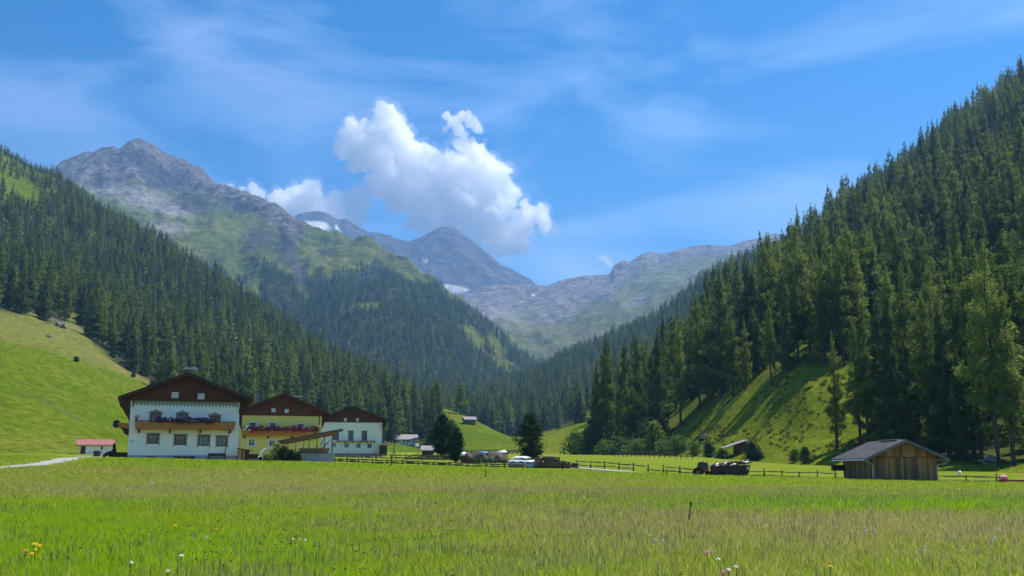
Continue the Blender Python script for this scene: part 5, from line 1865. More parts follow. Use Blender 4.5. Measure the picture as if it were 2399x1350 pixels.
# ------------------------------------------------------------------ fences
def fence(label, pts, rails, spacing, hpost, r_post=0.07, r_rail=0.05, seed=1, mat="fence_wood", miss=0.0, ground=None):
    """Posts and rails along places on the ground; every post and rail is a piece of its own."""
    r = random.Random(seed)
    ground = ground or mz
    o0 = Vector((pts[0][0], pts[0][1], ground(*pts[0])))
    f = thing("wooden_fence", label, "fence", o0)
    L = [Vector((x, y, 0)) for x, y in pts]
    seg = [(b - a).length for a, b in zip(L[:-1], L[1:])]
    tot = sum(seg)
    n = max(2, int(tot / spacing) + 1)

    def place(s):
        for a, b, l in zip(L[:-1], L[1:], seg):
            if s <= l + 1e-6:
                q = a + (b - a) * (s / l)
                break
            s -= l
        else:
            q = L[-1]
        q = q.copy()
        q.z = ground(q.x, q.y)
        return q - o0

    tops = []
    for i in range(n):
        q = place(tot * i / (n - 1) if 0 < i < n - 1 else (0 if i == 0 else tot))
        lean = Vector((r.uniform(-0.06, 0.06), r.uniform(-0.05, 0.05), 0)) * hpost
        h = hpost * r.uniform(0.88, 1.14)
        pole("post", q - Vector((0, 0, 0.3)), q + lean + Vector((0, 0, h)), r_post * r.uniform(0.8, 1.2), mat, f)
        tops.append(q)
    for i in range(n - 1):
        for z in rails:
            if r.random() < miss:
                continue
            a, b = tops[i], tops[i + 1]
            e = (b - a).normalized() * 0.18
            sd = Vector((0, -r_post - r_rail * 0.8, 0))
            pole("rail", a - e + sd + Vector((0, 0, z + r.uniform(-0.06, 0.06))), b + e + sd + Vector((0, 0, z + r.uniform(-0.06, 0.06))), r_rail * r.uniform(0.85, 1.2), mat, f)
    return f


fence("long low wooden fence along the meadow edge in front of the houses and heap", [gxy(786, 120), gxy(850, 117), gxy(1060, 112), gxy(1225, 111)], (0.34, 0.56), 1.9, 0.72, 0.075, 0.085, 1)
fence("dark wooden rail fence between the plain white farmhouse and the dark pines", [gxy(782, 168), gxy(900, 160), gxy(1065, 150)], (0.35, 0.75), 3.2, 0.95, 0.08, 0.09, 2)
fence("wooden fence running left from the wood-laden wagon along the gravel track", [gxy(1352, 120), gxy(1450, 115), gxy(1540, 110.5), gxy(1632, 106.5)], (0.35, 0.72), 2.1, 0.88, 0.075, 0.06, 3, miss=0.12)
fence("wooden fence between the wood-laden wagon and the plank shed", [gxy(1752, 103.5), gxy(1860, 101), gxy(1958, 98.8)], (0.34, 0.74), 1.45, 0.92, 0.075, 0.05, 4)
fence("wooden fence right of the plank shed towards the red beam", [gxy(2196, 97), gxy(2250, 96.2), gxy(2335, 95)], (0.35, 0.78), 2.0, 0.92, 0.075, 0.06, 5)
fence("wooden fence at the bushy foot of the right forest behind the track", [gxy(1440, 222), gxy(1530, 206), gxy(1622, 193)], (0.45, 0.95), 1.9, 1.15, 0.10, 0.07, 6)
fence("lower dark boundary fence across the far valley field", [gxy(1082, 300), gxy(1150, 305), gxy(1212, 310)], (0.4, 0.8), 3.0, 1.1, 0.14, 0.13, 7)
fence("upper dark boundary fence across the far valley field", [gxy(1082, 400), gxy(1150, 405), gxy(1215, 410)], (0.5, 1.0), 4.0, 1.3, 0.2, 0.18, 8)


# ------------------------------------------------------------------ stakes in the meadow
def stake(px, D, h, lean, label):
    x, y = gxy(px, D)
    t = thing("meadow_stake", label, "stake", (x, y, mz(x, y)))
    pole("shaft", (0, 0, -0.2), (lean * h, 0, h), 0.018 + 0.0004 * D, "plastic_black", t)
    MB().tube([(lean * h, 0, h - 0.03), (lean * h * 1.02, 0, h + 0.02)], 0.024 + 0.0005 * D, 6).build("tip", "metal_dark", t)


stake(1609, 24.5, 0.62, 0.18, "black leaning stake standing alone in the near right of the meadow")
stake(1137, 70, 0.75, 0.05, "short dark stake in the middle of the meadow below the fence")
stake(914, 104, 1.35, 0.12, "tall thin dark stake before the fence left of the pines")
stake(1318, 104, 0.9, 0.0, "thin dark stake in the grass below the log pile")
stake(1562, 98, 0.8, 0.03, "thin dark stake in the grass below the fence left of the wagon")
x, y = gxy(921, 160)
ms = thing("leaning_mast", "thin dark leaning mast in front of the far white house", "mast", (x, y, mz(x, y)))
pole("shaft", (-0.15, 0, -0.3), (0.35, 0, 3.4), 0.07, "dark_boards", ms)
pole("brace", (0.5, 0, -0.3), (0.12, 0, 1.7), 0.05, "dark_boards", ms)
x, y = gxy(978, 470)
ds = thing("satellite_dish", "pale round disc on a pole right of the far white house", "dish", (x, y, mz(x, y)))
pole("mast", (0, 0, -0.5), (0, 0, 3.2), 0.12, "metal_dark", ds)
MB().tube([(0, 0, 3.2), (0, -0.2, 3.25), (0, -0.35, 3.3)], [0.2, 0.7, 0.9], 14).build("dish", "white_frame", ds)

# ------------------------------------------------------------------ heap, tarpaulins, logs, timber
x, y = gxy(1137, 140)
hp = thing("earth_heap", "long overgrown grey-brown earth heap in the field between the pines", "heap", (x, y, mz(x, y)))
mb = MB()
for i, (dx, w, h) in enumerate(((-2.2, 1.0, 1.1), (-1.2, 1.2, 1.25), (-0.2, 1.2, 1.15), (0.8, 1.3, 1.2), (1.7, 1.1, 1.15), (2.4, 0.8, 0.9))):
    mb.blob((dx, 0.1 * (i % 2), 0.1), (w, 1.1, h), i, 0.5, 16, 11)
mb.build("earth", "earth", hp, smooth=True)
gr_ = MB()
r = random.Random(6)
for i in range(40):
    gr_.blob((r.uniform(-2.6, 2.5), -r.uniform(0.7, 1.15), r.uniform(-0.1, 0.5)), (0.22, 0.15, 0.2), i, 0.9, 6, 5)
tag(gr_.build("weeds", "bush_leaves", hp), kind="stuff")
x2, y2 = gxy(1132, 140)
tb = MB().blob((0, 0, 0), (0.72, 0.5, 0.22), 2, 0.5, 12, 7).build("blue_tarpaulin", "tarp_blue", smooth=True)
tb.location = (x2, y2, mz(x2, y2) + 1.32)
tag(tb, "crumpled blue tarpaulin lying on top of the earth heap", "tarpaulin")


def draped(px, D, label, w, h, seed, sheet="tarp_white"):
    x, y = gxy(px, D)
    t = thing("timber_pile", label, "timber pile", (x, y, mz(x, y)))
    MB().box(-w / 2, w / 2, -0.4, 0.4, -0.2, h * 0.8).build("timber", "dark_boards", t)
    MB().blob((-0.1 * w, 0, h * 0.72), (w * 0.5, 0.45, h * 0.2), seed, 0.7, 12, 8).build("sheet", sheet, t, smooth=True)


draped(1087, 139, "small dark timber pile under a white sheet at the heap's left end", 0.9, 1.5, 3)
draped(1178, 141, "dark timber pile under a pale sheet at the heap's right end", 1.3, 1.75, 5)


def covered(px, D, w, dpt, h, label, seed, top="tarp_white", side="foil_grey", rz=0.0):
    """A stack wrapped in foil with a bright sheet over it that hangs down in folds."""
    x, y = gxy(px, D)
    t = thing("covered_stack", label, "covered stack", (x, y, mz(x, y)), rz, "foil-covered stacks by the log pile")
    MB().blob((0, 0, h * 0.32), (w * 0.55, dpt * 0.55, h * 0.62), seed, 0.25, 18, 9).build("stack", side, t, smooth=True)
    n = 26
    V, F = [(0, 0, h * 1.06)], []
    for ring, (s, z) in enumerate(((0.5, 1.03), (0.9, 0.93), (1.03, 0.80))):
        for k in range(n):
            a = 2 * math.pi * k / n
            fold = 1 + (0.035 * math.sin(k * 2.7 + seed) if ring == 2 else 0)
            zz = z * h + (0.06 * math.sin(k * 1.9 + seed) if ring == 2 else 0.02 * math.sin(k + seed))
            c, s_ = math.cos(a), math.sin(a)
            sq = 1 / max(abs(c), abs(s_)) ** 0.6
            V.append((w * 0.56 * s * fold * c * sq, dpt * 0.58 * s * fold * s_ * sq, zz))
    for k in range(n):
        F.append((0, 1 + k, 1 + (k + 1) % n, 0))
    me = bpy.data.meshes.new("sheet")
    ff = [(0, 1 + k, 1 + (k + 1) % n) for k in range(n)]
    for ring in range(2):
        b = 1 + ring * n
        ff += [(b + k, b + n + k, b + n + (k + 1) % n, b + (k + 1) % n) for k in range(n)]
    me.from_pydata(V, [], ff)
    me.materials.append(MATS[top])
    me.polygons.foreach_set("use_smooth", np.ones(len(me.polygons), bool))
    link("sheet", me, t)
    return t


covered(1254, 119, 2.3, 1.6, 0.82, "front stack under a bright white sheet with scalloped edge, left of the log pile", 2)
covered(1211, 122, 1.9, 1.5, 0.72, "grey-blue foil-wrapped stack left of the bright white sheet", 5, "foil_grey")
covered(1221, 131, 2.0, 1.5, 0.95, "white-sheeted stack behind the grey-blue foil stack", 8)

x, y = gxy(1303, 119)
lp = thing("log_pile", "long brown pile of logs right of the white-sheeted stacks", "log pile", (x, y, mz(x, y)), 0.05)
r = random.Random(12)
for row, (n, z, x0, x1) in enumerate(((13, 0.12, -2.6, 2.5), (12, 0.36, -2.5, 2.2), (9, 0.60, -2.4, 0.9), (7, 0.84, -2.3, 0.3), (4, 1.06, -2.0, -0.3))):
    for i in range(n):
        xx = x0 + (x1 - x0) * (i + 0.5) / n + r.uniform(-0.08, 0.08)
        rr = r.uniform(0.13, 0.2)
        ang = r.uniform(-0.5, 0.5)
        l = r.uniform(0.8, 1.1)
        pole("log", (xx - l * math.sin(ang), -l, z + r.uniform(-0.03, 0.06)), (xx + l * math.sin(ang), l, z + r.uniform(-0.03, 0.06)), rr, "log_wood", lp)
for i in range(6):
    pole("log", (-2.6 + 0.2 * i, -1.05 - 0.1 * (i % 2), 0.2 + 0.2 * i), (1.0 + 0.25 * i if i < 3 else 0.3, -1.1, 0.2 + 0.19 * i), 0.13, "log_wood", lp)
x, y = gxy(1000, 172)
ts = thing("timber_stack", "long low stack of brown and yellow boards beyond the rail fence", "timber stack", (x, y, mz(x, y)), 0.03)
for row in range(5):
    for k in range(3):
        a = -3.6 + 1.2 * r.random() + (0.4 * row)
        b = a + r.uniform(4.5, 6.5) - 0.3 * row
        MB().box(a, b, -0.5 + 0.35 * k, -0.2 + 0.35 * k, 0.05 + 0.15 * row, 0.18 + 0.15 * row).build("board", "pale_timber" if (row + k) % 3 == 0 else "log_wood", ts)
pole("board", (-3.9, -0.6, 0.1), (-1.2, -0.4, 1.05), 0.1, "log_wood", ts)
pole("board", (2.8, -0.5, 0.0), (4.6, -0.3, 0.9), 0.09, "dark_boards", ts)
x, y = gxy(1072, 176)
draped(1052, 178, "dark timber pile with a pale sheet between the stack of boards and the pines", 1.8, 1.0, 7, "foil_grey")
x, y = gxy(1000, 260)
sd = thing("field_shed", "small shed with brownish roof just left of the dark pines", "shed", (x, y, mz(x, y)), 0.1)
MB().box(-1.2, 1.6, -1, 1.5, -0.4, 1.3).build("wall", "dark_boards", sd)
MB().prism_x([(-1.5, 1.05), (0.25, 2.2), (2.0, 1.05), (2.0, 1.2), (0.25, 2.36), (-1.5, 1.2)][::-1], -1.6, 2.0).build("roof", "roof_grey", sd)

# ------------------------------------------------------------------ wagon with wood, little tractor
x, y = gxy(1708, 99.5)
wg = thing("wood_wagon", "dark farm wagon heaped with pale-ended firewood at the meadow edge", "wagon", (x, y, mz(x, y)), -0.06)
MB().prism_y([(-1.6, 0.45), (1.75, 0.45), (1.95, 1.25), (-1.7, 1.15)], -0.8, 0.8).build("side_boards", "dark_boards", wg)
MB().box(-1.55, 1.7, -0.6, 0.6, 0.30, 0.447).build("chassis", "metal_dark", wg)
for sx in (-0.9, 1.0):
    for sy in (-0.72, 0.72):
        w = MB().tube([(sx, sy - 0.1, 0.32), (sx, sy + 0.1, 0.32)], 0.36, 14).build("wheel", "rubber", wg)
        MB().tube([(sx, sy - 0.13, 0.32), (sx, sy + 0.13, 0.32)], 0.17, 10).build("rim", "metal_dark", w)
r = random.Random(2)
for i in range(46):
    xx = -1.5 + 3.3 * r.random()
    hgt = 1.2 + 0.32 * (xx + 1.5) / 3.3 + r.uniform(-0.08, 0.12)
    a = r.uniform(-0.9, 0.9)
    yy = r.uniform(-0.55, 0.45)
    l = r.uniform(0.25, 0.5)
    pole("firewood", (xx - l * math.cos(a), yy - 0.2, hgt - 0.3 * abs(math.sin(a))), (xx + l * math.cos(a), yy + 0.2, hgt + l * math.sin(a) * 0.5), r.uniform(0.06, 0.11), r.choice(["grey_timber", "metal_pale", "dark_boards", "white_frame", "grey_timber"]), wg)
pole("plank", (1.0, -0.3, 1.4), (1.35, -0.25, 2.0), 0.05, "pale_timber", wg)
MB().poly([(1.55, -0.84, 0.75), (1.78, -0.84, 0.85), (1.82, -0.85, 1.15), (1.6, -0.85, 1.05)], [(0, 1, 2, 3)]).poly([(1.55, -0.82, 0.75), (1.78, -0.82, 0.85), (1.82, -0.83, 1.15), (1.6, -0.83, 1.05)], [(3, 2, 1, 0)]).build("pale_plate", "metal_pale", wg)
x, y = gxy(1648, 100.5)
tc = thing("small_tractor", "small old red and dark tractor coupled to the left of the wood wagon", "tractor", (x, y, mz(x, y)), -0.15)
MB().prism_y([(-0.45, 0.45), (0.5, 0.45), (0.55, 0.95), (-0.45, 1.0)], -0.4, 0.4).build("body", "plastic_red", tc)
MB().prism_y([(-0.55, 1.0), (0.45, 0.96), (0.5, 1.15), (0.35, 1.42), (-0.35, 1.48), (-0.55, 1.3)], -0.42, 0.42).build("hood", "metal_dark", tc)
for sx, rr in ((-0.5, 0.52), (0.5, 0.34)):
    for sy in (-0.5, 0.5):
        w = MB().tube([(sx, sy - 0.12, rr - 0.05), (sx, sy + 0.12, rr - 0.05)], rr, 16).build("wheel", "rubber", tc)
        MB().tube([(sx, sy - 0.14, rr - 0.05), (sx, sy + 0.14, rr - 0.05)], rr * 0.5, 10).build("rim", "paint_red", w)
MB().box(-0.35, 0.1, -0.25, 0.25, 1.05, 1.5).build("seat", "plastic_black", tc)
pole("steering_column", (0.2, 0, 1.2), (0.05, 0, 1.65), 0.03, "metal_dark", tc)
pole("exhaust", (0.4, 0.1, 1.1), (0.42, 0.1, 1.75), 0.04, "metal_dark", tc)
pole("drawbar", (0.5, 0, 0.5), (1.0, 0.1, 0.45), 0.05, "metal_dark", tc)
MB().blob((0.75, -0.1, 0.5), (0.14, 0.14, 0.16), 3, 0.2, 8, 6).build("canister", "tarp_blue", tc)

# ------------------------------------------------------------------ red beam and marker on the right
x, y = gxy(2350, 92.5)
rb = thing("red_beam", "long rust-red beam lying on low supports at the meadow's right edge", "beam", (x, y, mz(x, y)))
pole("beam", (-0.2, 0, 0.42), (6.5, -0.9, 0.45), 0.16, "paint_red", rb)
for t in (0.3, 2.8, 5.6):
    pole("support", (t, -0.14 * t, -0.2), (t, -0.14 * t, 0.28), 0.08, "fence_wood", rb)
MB().prism_y([(0.2, 0.05), (1.6, 0.05), (1.5, 0.18), (0.3, 0.2)], -0.75, -0.35).build("white_board", "metal_pale", rb)
cb = MB().blob((0, 0, 0), (0.45, 0.25, 0.2), 4, 0.7, 12, 8).build("cloth_bundle", "flower_pink", smooth=True)
cb.location = (x - 0.0, y - 0.02, mz(x, y) + 0.72)
tag(cb, "pale pink cloth bundle lying on the left end of the red beam", "cloth")
x, y = gxy(2250, 96.2)
fm_ = MB().blob((0, 0, 0), (0.16, 0.16, 0.2), 7, 0.6, 9, 7).build("post_marker", "flower_white", smooth=True)
fm_.location = (x, y - 0.02, mz(x, y) + 1.04)
tag(fm_, "white rag tied on the fence post between plank shed and red beam", "rag")


# ------------------------------------------------------------------ dark pines, bushes, rocks
def egg_mesh(seed, n, sl, sw, prof, rmax, mat, up=0.9, clump=0.35):
    r = np.random.RandomState(seed)
    nb = 160
    u = r.rand(nb)
    az = r.rand(nb) * 6.283
    R = rmax * prof(u) * (0.82 + 0.3 * r.rand(nb))
    b = r.randint(0, nb, n)
    s = r.rand(n) ** 0.45
    lob = 1 + 0.35 * np.sin(az[b] * 3 + seed) * np.sin(u[b] * 7 + seed * 2) + 0.2 * np.sin(az[b] * 5 - seed)
    R = R * 1.0
    cen = np.stack([np.cos(az[b]) * R[b] * s * lob, np.sin(az[b]) * R[b] * s * lob, 0.04 + 0.93 * u[b] - 0.05 * (1 - s) + 0.06 * s], 1)
    p = cen + r.normal(size=(n, 3)) * rmax * clump * 0.35
    d = r.normal(size=(n, 3)) + np.stack([np.cos(az[b]), np.sin(az[b]), np.full(n, up)], 1) * 0.9
    d /= np.linalg.norm(d, axis=1)[:, None]
    w = np.cross(d, r.normal(size=(n, 3)))
    w /= np.linalg.norm(w, axis=1)[:, None] + 1e-9
    ln, wd = sl * (0.5 + r.rand(n))[:, None], sw * (0.5 + r.rand(n))[:, None]
    V = np.stack([p - d * ln * 0.4, p + w * wd, p + d * ln * 0.6, p - w * wd], 1).reshape(-1, 3)
    V[:, 2] = np.maximum(V[:, 2], 0.0)
    return mesh_np("crown", V, np.arange(n * 4).reshape(-1, 4), mat)


pr_egg = lambda u: np.clip(np.sin(np.pi * np.clip(u * 0.80 + 0.20, 0, 1)) ** 0.6, 0.08, 1)
pr_bush = lambda u: np.sqrt(np.clip(1 - u**2, 0.02, 1)) * (0.75 + 0.25 * np.sin(u * 3.1))
PINE = [egg_mesh(1, 6500, 0.05, 0.012, pr_egg, 0.27, "pine_needles"), egg_mesh(2, 6500, 0.05, 0.012, pr_egg, 0.24, "pine_needles"), egg_mesh(4, 4500, 0.05, 0.013, pr_egg, 0.25, "bush_leaves", clump=0.6)]
BUSH = [egg_mesh(5, 1800, 0.12, 0.035, pr_bush, 0.7, "bush_leaves", clump=0.5), egg_mesh(6, 1800, 0.12, 0.035, pr_bush, 0.5, "pine_needles", clump=0.5), egg_mesh(7, 1800, 0.10, 0.03, lambda u: (1 - u) ** 0.7 * 0.9 + 0.06, 0.36, "larch_needles", clump=0.5), egg_mesh(8, 700, 0.14, 0.04, pr_bush, 0.6, "yellow_leaves", clump=0.6)]
stem_me = {}


def stems(kind):
    if kind not in stem_me:
        mb = MB()
        if kind == "pine":
            mb.tube([(0, 0, -0.05), (0.01, 0, 0.3), (0, 0.01, 0.7), (0, 0, 0.92)], [0.03, 0.024, 0.014, 0.004], 8)
            for i in range(10):
                a = i * 2.4
                mb.tube([(0, 0, 0.15 + 0.07 * i), (0.12 * math.cos(a), 0.12 * math.sin(a), 0.2 + 0.07 * i)], [0.008, 0.003], 4)
        else:
            for i in range(6):
                a = i * 1.05
                mb.tube([(0, 0, -0.1), (0.15 * math.cos(a), 0.15 * math.sin(a), 0.35), (0.3 * math.cos(a), 0.3 * math.sin(a), 0.7)], [0.03, 0.022, 0.008], 5)
        me = bpy.data.meshes.new("stem")
        me.from_pydata(mb.v, [], mb.f)
        me.materials.append(MATS["bark"])
        stem_me[kind] = me
    return stem_me[kind]


def pine(px, D, base, top_, var, label, name="pine_tree"):
    q = PV(px, base, D)
    h = (base - top_) / 2434 * D
    t = thing(name, label, "tree", q, var * 1.3, "free-standing trees in the valley field")
    link("trunk", stems("pine"), t, scale=(h, h, h))
    link("crown", PINE[var], t, scale=(h, h, h))


pine(1036, 175, 1066, 976, 0, "dark egg-shaped stone pine, left one of the pair in the field")
pine(1068, 140, 1082, 1006, 1, "smaller dark stone pine, right one of the pair in the field")
pine(1053, 178, 1066, 990, 2, "lighter green leafy tree between the two dark pines", "leafy_tree")
pine(1243, 150, 1080, 974, 0, "large dark stone pine standing alone behind the white-sheeted stacks")


def bush(q, h, var, label, wide=1.0, group="bushes along the foot of the right forest"):
    t = thing("bush", label, "bush", q, var + h, group)
    link("stem", stems("bush"), t, scale=(h * wide, h * wide, h))
    link("foliage", BUSH[var], t, scale=(h * wide, h * wide, h))


for px, py, hpx, var, wide, lab in (
        (1420, 1066, 30, 0, 1.2, "round light bush at the valley end of the back fence row"),
        (1462, 1068, 40, 0, 1.5, "wide light green bush before the small young larch"),
        (1500, 1068, 34, 0, 1.6, "wide light bush behind the left part of the back fence"),
        (1492, 1046, 54, 2, 1.0, "small cone-shaped young larch among the light bushes"),
        (1536, 1064, 70, 2, 1.0, "cone-shaped light green young larch above the back fence"),
        (1560, 1066, 30, 0, 1.4, "light bush behind the right part of the back fence"),
        (1590, 1062, 36, 0, 1.2, "light bush right of the cone-shaped young larch"),
        (1628, 1068, 26, 0, 0.9, "dark slim bush left of the leaning hut"),
        (1662, 1072, 30, 1, 1.0, "dark bush just behind the small tractor"),
        (1690, 1076, 20, 0, 1.4, "light bush in front of the leaning hut's roof"),
        (1762, 1078, 38, 1, 1.0, "dark bushy spruce right of the leaning hut"),
        (1775, 1078, 20, 1, 1.4, "low dark bush at the right of the leaning hut"),
        (1862, 1082, 26, 0, 0.8, "dark shrub on the pasture foot left of the plank shed"),
        (1886, 1084, 34, 2, 1.2, "slim dark shrub nearest the plank shed's left roof end"),
        (1380, 1066, 60, 2, 1.0, "young larch at the left end of the right forest foot"),
        (1350, 1064, 44, 0, 1.0, "light shrub in the valley opening left of the right forest")):
    q = right.at(px, py) if py > 1040 else right.at(px, py)
    bush(q, hpx / 2434 * q.y, var, lab, wide)
q = left.at(178, 848)
bush(q, 2.0, 1, "single dark shrub in the middle of the left pasture", 1.0, "shrubs on the left pasture")
q = left.at(312, 884)
bush(q, 2.0, 1, "small dark shrub below the forest edge above the white farmhouse roof", 1.0, "shrubs on the left pasture")
q = PV(645, 1084, 121)
bush(q, 2.0, 3, "yellow-green leafy shrub right of the arched greenhouse", 0.7, "garden shrubs")
for i, (px, h, lab) in enumerate(((664, 1.75, "dark garden shrub under the carport's low roof end"), (682, 1.35, "dark bluish garden shrub in front of the carport posts"), (698, 1.1, "dark garden shrub left of the grey concrete wall"))):
    bush(PV(px, 1085, 119.5), h, 1, lab, 0.85, "garden shrubs")


def boulder(q, s, label, seed):
    t = thing("boulder", label, "rock", q, seed)
    MB().blob((0, 0, s[2] * 0.3), s, seed, 0.8, 14, 10).build("rock", "stone" if seed % 2 else "earth", t, smooth=False)


boulder(right.at(1648, 1030), (1.6, 1.0, 0.9), "dark boulder on the steep pasture above the small tractor", 2)
boulder(left.at(140, 766), (3.0, 2.0, 1.5), "grey rock outcrop at the forest edge above the left pasture", 3)
boulder(left.at(115, 790), (1.5, 1.0, 0.8), "lower grey rock below the outcrop on the left pasture", 5)
boulder(right.at(2322, 1086), (1.8, 1.2, 0.7), "reddish stones in the forest shade left of the tallest larch", 7)

# ------------------------------------------------------------------ tussocks on the steep pasture (uncountable)
def tuft(seed, n, hgt, rad, wid):
    r = np.random.RandomState(seed)
    a = r.rand(n) * 6.283
    rr = rad * np.sqrt(r.rand(n))
    p = np.stack([rr * np.cos(a), rr * np.sin(a), np.zeros(n)], 1)
    la = r.rand(n) * 6.283
    ln = hgt * (0.45 + 0.75 * r.rand(n))
    bend = ln * (0.15 + 0.55 * r.rand(n))
    tip = p + np.stack([np.cos(la) * bend, np.sin(la) * bend, ln], 1)
    ta = r.rand(n) * 6.283
    w = wid * (0.6 + 0.8 * r.rand(n))
    sv = np.stack([np.cos(ta) * w, np.sin(ta) * w, np.zeros(n)], 1)
    mid_ = p + np.stack([np.cos(la) * bend * 0.3, np.sin(la) * bend * 0.3, ln * 0.6], 1)
    V = np.stack([p - sv * 0.5, p + sv * 0.5, mid_ + sv * 0.4, tip, mid_ - sv * 0.4], 1)
    # two quads per blade: lower strip, and the tip as a kite
    V = V.reshape(-1, 3)
    b = np.arange(n)[:, None] * 5
    F = np.concatenate([b + np.array([0, 1, 2, 4])], 0)
    T = np.concatenate([b + np.array([4, 2, 3, 3])], 0)
    return V, F, b


def blades(seed, n, hgt, rad, wid, mat):
    """A patch of bent blades, each two faces: (V, F, material)."""
    V, F, b = tuft(seed, n, hgt, rad, wid)
    V = V.reshape(-1, 5, 3)
    V2 = np.stack([V[:, 0], V[:, 1], V[:, 2], V[:, 4], V[:, 4], V[:, 2], V[:, 3] + 0.08 * (V[:, 2] - V[:, 4]), V[:, 3]], 1)
    keep = np.stack([V[:, 0], V[:, 1], V[:, 2], V[:, 4], V[:, 3], V[:, 3] + 0.10 * (V[:, 2] - V[:, 4])], 1).reshape(-1, 3)
    k = np.arange(len(V))[:, None] * 6
    F = np.concatenate([k + np.array([0, 1, 2, 3]), k + np.array([3, 2, 5, 4])], 0)
    return keep, F, mat


rng = np.random.RandomState(5)
td = (1 - R_for) * sstep(0.35, 0.8, right.t)[:, None] * (right.PX > 1380) * (right.PX < 2500) * (right.Y < 330) * 0.30 * sstep(-0.25, 0.2, fbm(right.X * 0.08, right.Y * 0.08, 5))
tp = right.scatter(rng, td, 3.0)
n = len(tp)
tus = gn_scatter("tussocks", [blades(40 + i, 50, 0.45, 0.35, 0.06, "tussock_grass") for i in range(3)], tp, 0.6 + 0.9 * rng.rand(n), rng.rand(n) * 6.28, rng.randint(0, 3, n))
tag(tus, "tufts of coarse grass dotted over the steep right pasture", "tussocks")

# ------------------------------------------------------------------ the hay meadow's grass and flowers
def meadow_points(rng, d0, d1, per_m2, px0=-350, px1=2750):
    k = (px1 - px0) / 2434.0
    n = int(0.5 * k * (d1**2 - d0**2) * per_m2)
    D = np.sqrt(rng.rand(n) * (d1**2 - d0**2) + d0**2)
    px = px0 + (px1 - px0) * rng.rand(n)
    x = (px - CXP) / 2434.0 * D
    j = np.clip(np.interp(px, meadow.px, np.arange(len(meadow.px))), 0, len(meadow.px) - 1.001).astype(int)
    # height from the sheet by distance, using the nearest columns
    z = np.empty(n)
    for jj in np.unique(j):
        m = j == jj
        f = (px[m] - meadow.px[jj]) / (meadow.px[1] - meadow.px[0])
        z[m] = np.interp(D[m], meadow.Y[:, jj], meadow.Z[:, jj]) * (1 - f) + np.interp(D[m], meadow.Y[:, jj + 1], meadow.Z[:, jj + 1]) * f
    ok = ~((x > oS.x - 0.3) & (x < oS.x + 5.6) & (D > 83.6))
    for line, wd in ((road_line, 2.3), (track_line, 1.9)):
        d2 = np.min((x[:, None] - line[None, :, 0]) ** 2 + (D[:, None] - line[None, :, 1]) ** 2, axis=1)
        ok &= d2 > wd**2
    end = np.interp(px, [-350, 100, 300, 560, 790, 1230, 1340, 1630, 1750, 1960, 2400, 2750], [112, 112, 113, 114, 114, 107, 110, 100, 98, 94.5, 90, 88])
    ok &= D < end
    return np.stack([x, D, z - 0.02], 1)[ok], px[ok]


g_near = [blades(i, 560, 0.25, 0.42, 0.0105, "grass_blades") for i in range(5)]
g_mid = [blades(10 + i, 520, 0.27, 0.85, 0.022, "grass_blades") for i in range(4)]
g_far = [blades(20 + i, 460, 0.28, 1.5, 0.048, "grass_blades") for i in range(4)]
for protos, d0, d1, dens, lab in ((g_near, 9, 31, 7.0, "lush near grass of the hay meadow"), (g_mid, 29, 62, 2.4, "middle stretch of hay meadow grass"), (g_far, 58, 115, 0.9, "far stretch of hay meadow grass")):
    pts, _ = meadow_points(rng, d0, d1, dens)
    n = len(pts)
    s = 0.75 + 0.5 * rng.rand(n) + 0.25 * fbm(pts[:, 0] * 0.3, pts[:, 1] * 0.3, 3)
    tag(gn_scatter("grass", protos, pts, s, rng.rand(n) * 6.28, rng.randint(0, len(protos), n)), lab, "grass")


def seed_proto(seed, n, hgt, rad, wid, mat):
    """Thin stalks with ripe seed heads."""
    r = np.random.RandomState(seed)
    a = r.rand(n) * 6.283
    rr = rad * np.sqrt(r.rand(n))
    p = np.stack([rr * np.cos(a), rr * np.sin(a), np.zeros(n)], 1)
    ln = hgt * (0.7 + 0.5 * r.rand(n))
    la = r.rand(n) * 6.283
    b = ln * 0.18 * r.rand(n)
    top_ = p + np.stack([np.cos(la) * b, np.sin(la) * b, ln], 1)
    ta = r.rand(n) * 6.283
    sv = np.stack([np.cos(ta), np.sin(ta), np.zeros(n)], 1) * wid
    hd = top_ - (top_ - p) * 0.22
    V = np.stack([p - sv * 0.18, p + sv * 0.18, hd + sv * 0.15, hd - sv * 0.15, hd - sv * 0.6, hd + sv * 0.6, top_ + sv * 0.25, top_ - sv * 0.25], 1).reshape(-1, 3)
    k = np.arange(n)[:, None] * 8
    return V, np.concatenate([k + np.array([0, 1, 2, 3]), k + np.array([4, 5, 6, 7])], 0), mat


sp_ = [seed_proto(60 + i, 40, 0.36, 0.5, 0.012, "grass_seedheads") for i in range(3)]
pts, px = meadow_points(rng, 10, 48, 2.2)
prob = np.clip(0.55 + 0.9 * fbm(pts[:, 0] * 0.10, pts[:, 1] * 0.15, 8) + np.interp(px, [0, 600, 1000, 2400], [-0.45, -0.2, 0.25, 0.3]), 0.03, 1)
keep = rng.rand(len(pts)) < prob
pts = pts[keep]
n = len(pts)
tag(gn_scatter("ripe_grass", sp_, pts, 0.75 + 0.5 * rng.rand(n), rng.rand(n) * 6.28, rng.randint(0, 3, n)), "ripe brownish seed heads among the meadow grass", "grass")


